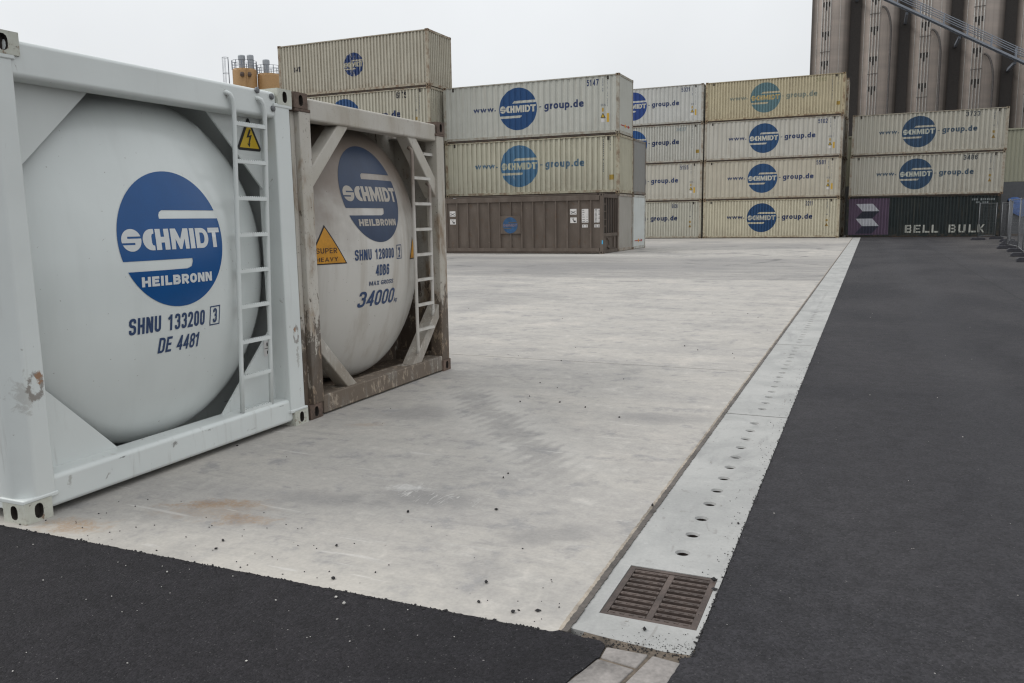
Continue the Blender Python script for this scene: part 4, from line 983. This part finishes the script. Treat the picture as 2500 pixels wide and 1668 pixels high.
# ------------------------------------------------------------------ tank containers
XT, YT, GAP = -4.097, 2.796, .03
def head_fn(Rt, Rc, k):
    h = Rc - math.sqrt((Rc - k) ** 2 - (Rt - k) ** 2); rk = (Rt - k) * Rc / (Rc - k)
    def d(r):
        if r < rk: return Rc - math.sqrt(Rc * Rc - r * r)
        r = min(r, Rt); return h - math.sqrt(max(k * k - (r - (Rt - k)) ** 2, 0))
    return d, h, rk
TL = 6.058
def tank_shell(t, name, mat, Rt, Rc, k, zc):
    d, h, rk = head_fn(Rt, Rc, k); n = 96; prof_ = []
    rs = [rk * i / 22 for i in range(1, 23)]
    phi0 = math.asin((rk - (Rt - k)) / k)
    ks = [((Rt - k) + k * math.sin(phi0 + (math.pi / 2 - phi0) * i / 10)) for i in range(1, 11)]
    half = [(r, d(r)) for r in rs] + [(r, h - k * math.cos(phi0 + (math.pi / 2 - phi0) * (i + 1) / 10)) for i, r in enumerate(ks)]
    for r, q in half: prof_.append((r, -q - .004))
    for r, q in half[::-1]: prof_.append((r, -TL + q + .004))
    mb = MB().lathe(prof_, (0, 1.219, zc), 'x', n)
    return obj("tank_shell", mb.mesh(name, mat, True), t), (lambda a, b, off=.0025: (-d(min(math.hypot(a, b), Rt)) - .004 + off, 1.219 + a, zc + b))
def grid(a, b, s): n = int((b - a) / s); return [a + (b - a) * i / n for i in range(1, n)]
GX = grid(-1.1, 1.1, .05)
def tdec(par, n, g, mat, fn, off):
    me = conform(g, n, M[mat], lambda u, v, e: fn(u, v, off + e), GX, GX)
    me.polygons.foreach_set("use_smooth", [True] * len(me.polygons)); return obj(n, me, par)
def rbeam(mb_fn, name, mat, t, bev=.025): return obj(name, mb_fn.mesh(name, mat), t, bevel=bev)
def rung_mesh(w, mat):
    mb = MB().box(0, .03, -w / 2, w / 2, -.012, .012)
    for j in range(int(w / .022)): mb.box(.004, .026, -w / 2 + .008 + j * .022, -w / 2 + .02 + j * .022, .012, .018)
    return mb.mesh("rung", mat)
def box_outline(x0, x1, z0, z1, w): return join(rect(x0, x1, z0, z0 + w), rect(x0, x1, z1 - w, z1), rect(x0, x0 + w, z0 + w, z1 - w), rect(x1 - w, x1, z0 + w, z1 - w))

# --- clean tank, nearest
t1 = thing("tank_container", "clean pale grey tank container with blue logo, nearest the camera", "tank container", (XT, YT, 0), 0, "tank containers side by side")
sh, f1 = tank_shell(t1, "tank_shell_clean", M['tank1'], 1.165, 2.4, .22, 1.3)
F = M['fr1']
for x0 in (0, -TL):                                   # both end frames
    s = 1 if x0 == 0 else -1
    xx = lambda a: x0 + s * a if s == 1 else x0 - a
    def bx_(a0, a1, *r): lo, hi = sorted((xx(a0), xx(a1))); return MB().box(lo, hi, *r)
    rbeam(bx_(-.17, -.012, .162, 2.276, 2.365, 2.56), "top_beam", F, t1, .028)
    rbeam(bx_(-.21, -.02, .15, 2.29, .035, .222), "bottom_beam", F, t1, .03)
    for (ya, yb, ch) in ((.008, .198, 0), (2.24, 2.43, 1)):
        lo, hi = sorted((xx(-.20), xx(-.006)))
        c_ = .03
        poly = [(lo, ya), (hi, ya), (hi, yb), (lo, yb)]
        if s == 1: poly = [(lo, ya), (hi - .085, ya), (hi, ya + .07), (hi, yb), (lo, yb)] if ch == 0 else [(lo, ya), (hi, ya), (hi, yb - .02), (hi - .03, yb), (lo, yb)]
        rbeam(MB().prism(poly, 'z', .115, 2.476), "corner_post", F, t1, .012)
        pc = MB().box(lo - .004, hi + .006, ya - .01, yb + .012, .108, .135)
        rbeam(pc, "foot_plate", F, t1, .008)
        rbeam(MB().box(lo - .004, hi + .006, ya - .01, yb + .012, 2.45, 2.478), "head_plate", F, t1, .008)
    for poly in ([(.17, 2.42), (.806, 2.42), (.17, 1.806)], [(.16, .20), (.16, .82), (.74, .228), (.74, .20)], [(1.655, 2.42), (2.30, 2.42), (2.30, 1.788)], [(1.64, .20), (1.64, .206), (2.30, .85), (2.30, .20)]):
        lo, hi = sorted((xx(-.17), xx(-.155)))
        obj("gusset_plate", MB().prism(poly, 'x', lo, hi).mesh("gusset", F), t1)
    for yy in (.081, 2.438 - .081):
        for zz in (.059, 2.591 - .059):
            tl_ = s == 1 and yy < 1 and zz > 1
            obj("corner_casting", CAST1, t1, (xx(-.089), .148 if tl_ else yy, zz), bevel=.008, scale=(1, 1.12, 1) if tl_ else None)
for yy in (.02, 2.30):
    rbeam(MB().box(-TL + .2, -.2, yy, yy + .12, .06, .2), "bottom_side_rail", F, t1, .01)
    rbeam(MB().box(-TL + .2, -.2, yy, yy + .12, 2.42, 2.54), "top_side_rail", F, t1, .01)
for xs_ in (-1.2, -4.85): rbeam(MB().prism([(.14, .1), (2.3, .1), (2.1, .62), (1.75, .35), (1.22, .2), (.69, .35), (.34, .62)], 'x', xs_ - .05, xs_ + .05), "saddle", F, t1, .004)
def recess(t, mat, Rt, zc, xc, z1, z0):
    ring = poly_geo([[(.03, z0), (2.408, z0), (2.408, z1), (.03, z1)], circle_pts(1.219, zc, Rt - .012, 72)])
    o = obj("collar_plate", conform(ring, "collar_plate", mat, lambda u, v: (xc, u, v)), t); so = o.modifiers.new("solid", 'SOLIDIFY'); so.thickness = .01
    obj("cover_plate", MB().box(xc, -.165, .2, 2.24, z1 - .012, z1).mesh("cover_plate", mat), t)
    obj("tray_plate", MB().box(xc, -.205, .2, 2.24, z0, z0 + .012).mesh("tray_plate", mat), t)
    for yy in (.022, 2.404): obj("cheek_plate", MB().box(xc, -.19, yy, yy + .012, z0, z1).mesh("cheek_plate", mat), t)
recess(t1, F, 1.165, 1.3, -.56, 2.52, .09)
# ladder
lm = MB()
for (yt_, yb_) in ((1.786, 1.753), (2.103, 2.070)):
    path = [(-.03, yt_ - .05, 2.485), (.0, yt_ - .045, 2.487), (.012, yt_ - .03, 2.478), (.014, yt_ - .012, 2.45), (.014, yt_, 2.40)] + [(.014 - .07 * i / 6, yt_ + (yb_ - yt_) * i / 6, 2.40 - 2.175 * i / 6) for i in range(1, 7)]
    lm.tube(path, .0165, 12)
lad = obj("ladder", lm.mesh("ladder_rails", F, True), t1)
rg = rung_mesh(.30, F)
for i in range(9):
    z = 2.284 - .2575 * i; u = (2.40 - z) / 2.175; obj("rung", rg, lad, (-.002 - .07 * u, 1.944 - .033 * u, z))
bolt = MB().lathe([(.022, 0), (.022, .012), (.012, .018)], (0, 0, 0), 'x', 10).mesh("bolt", M['galv'])
for (yy, zz) in ((2.215, 2.52), (2.225, 2.435), (2.06, 2.545)): obj("bolt", bolt, t1, (-.013, yy, zz))
# high voltage sign on the upper gusset
gp = lambda u, v, off: (-.155 + off, 1.219 + u, 1.3 + v)
SG = lambda a: [(.892 + (u - .75) * .83, .828 + (v - .808) * .85) for u, v in a]
tri_out = SG([(.735, 1.075), (.75, 1.085), (.765, 1.075), (.90, .835), (.895, .815), (.88, .808), (.62, .808), (.605, .815), (.60, .835)])
sg = obj("warning_sign", conform(poly_geo([tri_out]), "warning_sign", M['black'], lambda u, v: gp(u, v, .003)), t1)
obj("sign_face", conform(poly_geo([SG([(.75, 1.045), (.875, .83), (.625, .83)])]), "sign_face", M['yellow'], lambda u, v: gp(u, v, .005)), sg)
bolt_pts = [(.755, .99), (.715, .915), (.755, .925), (.735, .865), (.72, .868), (.748, .835), (.762, .878), (.75, .868), (.785, .945), (.748, .935), (.775, .985)]
obj("sign_symbol", conform(poly_geo([SG(bolt_pts)]), "sign_symbol", M['black'], lambda u, v: gp(u, v, .007)), sg)
pb = obj("label", conform(rect(.915, .988, -.725, -.610), "label", M['label'], lambda u, v: gp(u, v, .004)), t1)
obj("print", conform(join(rect(.92, .983, -.670, -.665), rect(.945, .958, -.71, -.685), rect(.945, .958, -.65, -.622)), "print", M['black'], lambda u, v: gp(u, v, .006)), pb)
# paint on the head
dsc = tdec(t1, "logo_disc", place(logo_disc(False), 0, .20, .434), 'blue', f1, .0025)
tdec(dsc, "logo_word", place(logo_word(), 0, .203, .434, .40), 'white', f1, .004)
tdec(dsc, "logo_town", fit(type_geo("HEILBRONN", .26, .78, .12), -.305, .282, -.093, -.026), 'white', f1, .004)
tdec(t1, "lettering", fit(type_geo("SHNU", .17, .48, .11), -.397, -.172, -.381, -.277), 'ink', f1, .0025)
tdec(t1, "lettering", fit(type_geo("133200", .17, .46, .12), -.120, .208, -.384, -.280), 'ink', f1, .0025)
tdec(t1, "lettering", box_outline(.262, .372, -.400, -.265, .008), 'ink', f1, .0025)
tdec(t1, "lettering", fit(type_geo("3", .17, .46), .297, .338, -.383, -.283), 'ink', f1, .0025)
tdec(t1, "lettering", fit(type_geo("DE", .16, .5, .1, .1), -.187, -.075, -.526, -.425), 'ink', f1, .0025)
tdec(t1, "lettering", fit(type_geo("4481", .16, .5, .1, .1), -.040, .164, -.528, -.428), 'ink', f1, .0025)

# --- weathered tank behind it
YT2 = YT + 2.438 + GAP
t2 = thing("tank_container", "dirty white tank container with rusty posts and SUPER HEAVY triangle", "tank container", (XT, YT2, 0), 0, "tank containers side by side")
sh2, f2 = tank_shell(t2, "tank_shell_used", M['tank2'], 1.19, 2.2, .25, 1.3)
F = M['fr2']
for x0 in (0, -TL):
    s = 1 if x0 == 0 else -1
    xx = lambda a: x0 + a if s == 1 else x0 - a
    def bx_(a0, a1, *r): lo, hi = sorted((xx(a0), xx(a1))); return MB().box(lo, hi, *r)
    rbeam(bx_(-.16, -.015, .2, 2.28, 2.395, 2.565), "top_beam", M['fr2top'], t2, .02)
    rbeam(bx_(-.20, -.012, .2, 2.28, .012, .168), "bottom_beam", M['fr2sill'], t2, .012)
    for (ya, yb) in ((.06, .2), (2.275, 2.432)): rbeam(bx_(-.15, -.008, ya, yb, .115, 2.476), "corner_post", F, t2, .01)
    rbeam(bx_(-.17, -.055, .008, .06, .115, 2.476), "post_flange", F, t2, .008)
    for yy in (.0, 2.245): rbeam(bx_(-.18, -.002, yy - .0 + .004, yy + .20, 2.448, 2.474), "head_plate", M['rustcast'], t2, .006)
    for (a_, b_) in ((((.61, 2.40), (.765, 2.40), (.19, 1.83), (.19, 2.0)), 0), (((1.735, 2.40), (1.905, 2.40), (2.285, 2.02), (2.285, 1.82)), 1), (((.19, .70), (.19, .55), (.585, .16), (.735, .16)), 2), (((1.70, .16), (1.885, .16), (2.285, .58), (2.285, .73)), 3)):
        lo, hi = sorted((xx(-.17), xx(-.035)))
        rbeam(MB().prism(list(a_), 'x', lo, hi), "corner_brace", M['fr2top'], t2, .012)
    for yy in (.081, 2.438 - .081):
        for zz in (.059, 2.591 - .059): obj("corner_casting", CAST2, t2, (xx(-.089), yy, zz), bevel=.008)
for yy in (.02, 2.30):
    rbeam(MB().box(-TL + .2, -.2, yy, yy + .12, .04, .2), "bottom_side_rail", F, t2, .01)
    rbeam(MB().box(-TL + .2, -.2, yy, yy + .12, 2.44, 2.56), "top_side_rail", F, t2, .01)
for xs_ in (-.75, -5.3): rbeam(MB().prism([(.14, .1), (2.3, .1), (2.26, .75), (1.9, .45), (1.22, .15), (.54, .45), (.18, .75)], 'x', xs_ - .05, xs_ + .05), "saddle", F, t2, .004)
recess(t2, F, 1.19, 1.3, -.60, 2.53, .10)
lm = MB(); lm.tube([(-.06, 1.781, 2.30), (-.02, 1.781, 2.275), (-.015, 1.781, 2.22), (-.015, 1.781, .32), (-.03, 1.781, .27)], .0165, 10); lm.tube([(-.05, 2.11, 1.97), (-.018, 2.11, 1.94), (-.015, 2.11, 1.88), (-.015, 2.108, .66), (-.03, 2.108, .62)], .0165, 10)
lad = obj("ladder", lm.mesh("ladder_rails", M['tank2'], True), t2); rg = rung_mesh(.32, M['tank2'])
for i in range(8):
    z = 2.258 - .2505 * i
    if i == 0: obj("rung", rung_mesh(.2, M['tank2']), lad, (-.09, 2.19, z))
    else: obj("rung", rg, lad, (-.028, 1.945, z))
sv = -.055
dsc = tdec(t2, "logo_disc", place(logo_disc(False), sv, .54, .434), 'blue2', f2, .0025)
tdec(dsc, "logo_word", place(logo_word(), sv, .541, .434, .40), 'white2', f2, .004)
tdec(dsc, "logo_town", fit(type_geo("HEILBRONN", .26, .78, .12), -.345, .243, .250, .316), 'white2', f2, .004)
tdec(t2, "lettering", fit(type_geo("SHNU", .17, .48, .11), -.432, -.215, -.047, .048), 'ink', f2, .0025)
tdec(t2, "lettering", fit(type_geo("128000", .17, .46, .12), -.165, .152, -.047, .048), 'ink', f2, .0025)
tdec(t2, "lettering", box_outline(.212, .320, -.062, .072, .008), 'ink', f2, .0025)
tdec(t2, "lettering", fit(type_geo("2", .17, .46), .247, .288, -.045, .050), 'ink', f2, .0025)
tdec(t2, "lettering", fit(type_geo("4DB6", .17, .46), -.161, .062, -.198, -.097), 'ink', f2, .0025)
tdec(t2, "lettering", fit(type_geo("MAX GROSS", .16, .6, .13), -.245, .147, -.285, -.238), 'ink', f2, .0025)
tdec(t2, "lettering", fit(type_geo("34000", .17, .56, .1, .14), -.376, .197, -.472, -.330), 'ink', f2, .0025)
tdec(t2, "lettering", fit(type_geo("kg", .12, .5, .1, .15), .207, .275, -.480, -.428), 'ink', f2, .0025)
def plate(cx, tw, th, z0, words, nm="warning_plate"):
    tri_o = [(cx, z0 + th), (cx + tw, z0), (cx - tw, z0)]
    p_ = tdec(t2, nm, poly_geo([tri_o]), 'black', f2, .0025)
    tdec(p_, "plate_face", poly_geo([[(cx, z0 + th - .022), (cx + tw - .018, z0 + .010), (cx - tw + .018, z0 + .010)]]), 'amber', f2, .004)
    for (wd, xa, xb, za, zb) in words: tdec(p_, "plate_word", fit(type_geo(wd, .15, .62, .16), xa, xb, za, zb), 'plateword', f2, .0055)
plate(-.728, .205, .336, -.064, (("SUPER", -.83, -.628, .030, .076), ("HEAVY", -.83, -.622, -.041, .002)))
plate(.674, .12, .223, -.083, ())

# ------------------------------------------------------------------ grain silo block behind
sl = thing("grain_silo", "tall brown concrete grain silo block with vertical pipes and black gaps", "silo", (5.7, 118.5, 0))
PIT = 5.72; SR = 2.52
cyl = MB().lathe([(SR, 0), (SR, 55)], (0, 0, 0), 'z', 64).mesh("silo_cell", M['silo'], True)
vent = MB().prism([(-.14, 0), (.14, 0), (.14, -.62), (-.02, -.62), (-.14, -.4)], 'y', -.03, .05).mesh("vent", M['soot'])
vent2 = MB().prism([(-.11, 0), (.11, 0), (.11, -1.05), (-.04, -1.05), (-.11, -.6)], 'y', -.03, .05).mesh("vent_long", M['soot'])
vpipe = MB().tube([(0, 0, .5), (0, 0, 55)], .07, 6).mesh("silo_pipe", M['pipe'], True)
thin = MB().tube([(0, 0, .5), (0, 0, 55)], .035, 6).mesh("silo_conductor", M['pipe'], True)
clamp = MB().box(-.62, .62, -.05, .02, -.03, .03).mesh("pipe_clamp", M['pipedark'])
for j in range(6):
    cx = -11.4 + PIT * j
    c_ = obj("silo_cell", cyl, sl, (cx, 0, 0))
    if j < 5:
        obj("gap_infill", MB().box(cx + PIT / 2 - .75, cx + PIT / 2 + .75, -1.15, 2.0, 0, 54.5).mesh("gap_infill", M['soot']), sl)  # black wall added between cells, its colour holding the gap's shade and soot
    px = cx - .6; fy = -math.sqrt(SR ** 2 - .6 ** 2)
    for q in (-.5, -.17, .17, .5):
        yq = -math.sqrt(SR ** 2 - (-.6 + q) ** 2) - .09
        obj("vertical_pipe", vpipe, c_, (-.6 + q, yq, 0))
    for r_ in range(12):
        z = 10.2 + 3.62 * r_ + (.0 if j % 2 == 0 else .05)
        for q, mv in ((-.33, vent), (0, vent2), (.33, vent)):
            yq = -math.sqrt(SR ** 2 - (-.6 + q) ** 2) + .0
            obj("vent_opening", mv, c_, (-.6 + q, yq, z), (0, 0, math.asin((-.6 + q) / SR)))
        if (r_ + j) % 2 == 0: obj("pipe_clamp", clamp, c_, (-.6, fy - .12, z - 2.5 + .4 * (j % 3)), (0, 0, -.24))
    for q in ((-1.7, 1.05) if j % 2 == 0 else (-1.8,)): obj("conductor_rod", thin, c_, (q, -math.sqrt(SR ** 2 - q * q) - .04, 0))
# inclined gangway
gw = thing("conveyor_gangway", "blue-grey inclined steel gangway with handrails crossing the silo front", "gangway", (0, 111.4, 0))
p0 = Vector((-4.5, 0, 29.7)); p1 = Vector((46.0, 0, .3)); dv = (p1 - p0); Lg = dv.length; du = dv / Lg
at_ = lambda s, y=0, z=0: tuple(p0 + du * s + Vector((0, y, z)))
def sbeam(y, z, h, wd):
    mb = MB(); vs = []
    for s in (0, Lg):
        for (yy, zz) in ((-wd, -h), (wd, -h), (wd, h), (-wd, h)): vs.append(at_(s, y + yy, z + zz))
    return mb.add(vs, [(0, 1, 5, 4), (1, 2, 6, 5), (2, 3, 7, 6), (3, 0, 4, 7), (3, 2, 1, 0), (4, 5, 6, 7)])
for (yy) in (-.5, .5): obj("stringer", sbeam(yy, 0, .12, .06).mesh("stringer", M['steelblue']), gw)
obj("deck", sbeam(0, .06, .03, .44).mesh("deck", M['steelblue']), gw)
for yy in (-.5, .5):
    for zz, nm in ((1.25, "handrail"), (.75, "knee_rail")): obj(nm, MB().tube([at_(0, yy, zz), at_(Lg, yy, zz)], .05, 6).mesh(nm, M['steelblue']), gw)
rpost = MB().box(-.05, .05, -.04, .04, 0, 1.3).mesh("rail_post", M['steelblue'])
for j in range(20):
    for yy in (-.5, .5): obj("rail_post", rpost, gw, at_(1.5 + 2.9 * j, yy, 0))
for xb in (-2.8, 2.9, 8.6, 14.35):
    zb = p0.z + (xb - p0.x) / du.x * du.z
    obj("bracket", MB().box(xb - .15, xb + .15, .4, 6.2, zb - .5, zb - .2).mesh("bracket", M['steelblue']), gw)
# bent chutes from the gangway down the silo front
for (xv, lbl) in ((1.3, "bent dark pipe curving down from the gangway, leftmost of three"), (6.95, "bent dark pipe curving down from the gangway, middle of three"), (12.7, "bent dark pipe curving down from the gangway, rightmost of three")):
    zt = p0.z + (xv - 1.1 - p0.x) / du.x * du.z
    pts = [(-1.15 + 1.15 * math.sin(t), -.6, zt - 3.4 * (1 - math.cos(t))) for t in [math.pi / 2 * i / 10 for i in range(11)]]
    pts += [(0, -.6, 12), (0, -.6, .0)]
    tag(obj("downpipe", MB().tube(pts, .13, 8).mesh("downpipe", M['pipedark'], True), None, (xv, 116.3, 0)), lbl, "pipe", "bent pipes on the silo front")

# ------------------------------------------------------------------ shed behind the right hand stack
shd = thing("shed", "cream ribbed metal shed with grey base behind the right hand stack", "shed", (-1.78, 66.0, 0))
def ribs(x0, x1, z0, z1, p, d, name, mat):
    pts = []; x = x0
    while x < x1 - p: pts += [(x, 0), (x + p * .5, 0), (x + p * .58, d), (x + p * .92, d)]; x += p
    pts.append((x1, 0)); return sheet(pts, z0, z1, name, mat)
obj("cladding", ribs(0, 30, 3.62, 7.12, .25, .03, "cladding", M['clad']), shd)
obj("lower_wall", MB().box(0, 30, -.02, .1, 0, 3.6).mesh("lower_wall", M['cladgrey']), shd)
obj("body", MB().box(.02, 29.98, .11, 8, 0, 7.05).mesh("shed_body", M['clad']), shd)
obj("eaves_trim", MB().box(-.04, 30.04, -.06, 8.05, 7.10, 7.2).mesh("eaves_trim", M['clad']), shd)

tp = thing("tarpaulin_load", "bright blue tarpaulin sheet over a pallet load behind the fence", "tarpaulin", (8.35, 62.6, 0))
mb = MB(); n = 14
rnd = random.Random(3)
for i in range(n + 1):
    for j in range(7):
        x = 3.4 * i / n; y = 1.8 * j / 6; z = 2.42 - .10 * abs(j - 3) + rnd.uniform(-.05, .05) + .08 * math.sin(i * .9)
        mb.v.append((x, y, z))
for i in range(n):
    for j in range(6): mb.f.append((i * 7 + j, i * 7 + j + 1, (i + 1) * 7 + j + 1, (i + 1) * 7 + j)); mb.m.append(0)
base = len(mb.v)
for i in range(n + 1): mb.v.append((3.4 * i / n, -.05 + rnd.uniform(-.03, .03), 1.35 + .12 * math.sin(i * 1.7)))
for i in range(n): mb.f.append((i * 7, (i + 1) * 7, base + i + 1, base + i)); mb.m.append(0)
obj("cover", mb.mesh("tarp_cover", M['tarp'], True), tp)
obj("load", MB().box(.05, 3.35, .1, 1.7, .15, 2.05).mesh("tarp_load", M['cladgrey']), tp)
obj("pallet", MB().box(.05, 3.35, .1, 1.7, 0, .14).mesh("pallet", M['brown']), tp)

# ------------------------------------------------------------------ mobile fence panels
def fence_panel(label, a, b):
    a = Vector(a); b = Vector(b); d = b - a; L = d.length; ang = math.atan2(d.y, d.x)
    t = thing("mobile_fence", label, "fence", (a.x, a.y, 0), ang, "mobile mesh fence panels")
    fr = MB()
    for x in (.04, L - .04): obj("post", MB().tube([(x, 0, .05), (x, 0, 2.12)], .021, 8).mesh("fence_post", M['galv'], True), t)
    for z in (.22, 2.08): obj("rail", MB().tube([(.04, 0, z), (L - .04, 0, z)], .016, 6).mesh("fence_rail", M['galv'], True), t)
    wm = MB(); n = int(L / .11)
    for i in range(1, n): x = L * i / n; wm.box(x - .0014, x + .0014, -.0014, .0014, .22, 2.08)
    for i in range(1, 10): z = .22 + 1.86 * i / 10; wm.box(.04, L - .04, -.0014, .0014, z - .0014, z + .0014)
    obj("wire_mesh", wm.mesh("wire_mesh", M['galv']), t)
def fence_foot(label, x, y, rot=0):
    o = tag(obj("ballast_block", MB().prism([(-.36, 0), (.36, 0), (.36, .09), (.29, .14), (-.29, .14), (-.36, .09)], 'y', -.12, .12).mesh("ballast_block", M['darkfoot']), None, (x, y, .004), (0, 0, rot), bevel=.01), label, "ballast block", "fence ballast blocks on the asphalt")
feet = [(4.70, 30.35), (5.02, 33.95), (5.42, 37.8), (5.45, 40.9), (5.95, 44.3), (6.45, 47.4), (6.75, 50.6), (6.85, 54.0)]
nth = ("nearest", "second", "third", "fourth", "fifth", "sixth", "seventh")
for i in range(7):
    fence_panel("galvanised mesh fence panel along the right edge, %s from the camera" % nth[i], feet[i], feet[i + 1])
for i, (x, y) in enumerate(feet[:7]): fence_foot("dark fence ballast block along the right edge, %s from the camera" % nth[i], x, y)
fence_panel("galvanised mesh fence panel standing in front of the green container's last letter", (5.70, 53.85), (6.80, 55.75))
fence_foot("dark fence ballast block in front of the green container, left of two", 5.72, 53.8, .1); fence_foot("dark fence ballast block in front of the green container, right of two", 6.86, 55.7, 0)

# ------------------------------------------------------------------ orange silos far left
def orange_silo(label, c, r, top, pipes):
    t = thing("orange_silo", label, "silo", (c[0], c[1], 0), 0, "orange silos beyond the containers")
    obj("shell", MB().lathe([(r * .25, 4.0), (r, 8.5), (r, top - .35), (r * .97, top)], (0, 0, 0), 'z', 48).mesh("shell", M['orange'], True), t)
    for a in range(4): obj("leg", MB().tube([(r * .8 * math.cos(a * 1.57 + .6), r * .8 * math.sin(a * 1.57 + .6), 0), (r * .8 * math.cos(a * 1.57 + .6), r * .8 * math.sin(a * 1.57 + .6), 9)], .16, 8).mesh("leg", M['orange']), t)
    for (x, y, s) in pipes:
        obj("filter", MB().lathe([(.46 * s, top - .05), (.46 * s, top + 1.55), (.55 * s, top + 1.55), (.55 * s, top + 2.15), (.50 * s, top + 2.28)], (x, y, 0), 'z', 24).mesh("filter", M['filter']), t)
    rr = r + .05
    for zz in (.5, .95, 1.4): obj("guard_rail", MB().tube([(rr * math.cos(a * .2618), rr * math.sin(a * .2618), top + zz * .9) for a in range(25)], .03, 6).mesh("guard_rail", M['steelblue']), t)
    gp_ = MB().box(-.04, .04, -.04, .04, 0, 1.3).mesh("guard_post", M['steelblue'])
    for a in range(12): obj("guard_post", gp_, t, (rr * math.cos(a * .5236), rr * math.sin(a * .5236), top - .05))
    return t
os1 = orange_silo("left orange silo with caged ladder and two grey filters on its roof", (-92.0, 106.2), 1.85, 25.6, ((-.62, .2, 1.0), (.65, .75, .95)))
orange_silo("right orange silo half hidden behind the highest container", (-89.25, 108.75), 1.85, 25.0, ((-.35, -.2, 1.0),))
cg = MB(); lx, ly = -1.95, -1.35
for k_ in (-.3, .3): cg.tube([(lx + k_ * .5, ly - k_ * .6, 1), (lx + k_ * .5, ly - k_ * .6, 27.2)], .04, 6)
for j in range(60): cg.tube([(lx - .15, ly + .18, 4 + j * .38), (lx + .15, ly - .18, 4 + j * .38)], .022, 5)
cgl = obj("ladder", cg.mesh("silo_ladder", M['steelblue']), os1)
cg = MB()
ring = [(lx - .35 + .48 * math.cos(a) , ly - .25 + .48 * math.sin(a)) for a in [2 * math.pi * i / 16 for i in range(17)]]
for zz in (27.4, 25.0, 22.2, 19.5): cg.tube([(x, y, zz) for x, y in ring], .03, 5)
for i in (0, 3, 6, 8, 10, 13): cg.tube([(ring[i][0], ring[i][1], 12), (ring[i][0], ring[i][1], 27.4)], .025, 5)
obj("cage", cg.mesh("ladder_cage", M['steelblue']), cgl)
obj("seam_pipe", MB().tube([(1.55, -1.2, 6), (1.55, -1.2, 25.5)], .11, 8).mesh("seam_pipe", M['orange']), os1)
for (x, y, z) in ((1.0, -1.75, 25.0), (1.75, -.95, 25.0)): obj("lifting_lug", MB().lathe([(.26, -.3), (.34, 0), (.26, .3)], (x, y, z - .4), 'z', 12).mesh("lug", M['rustcast']), os1)
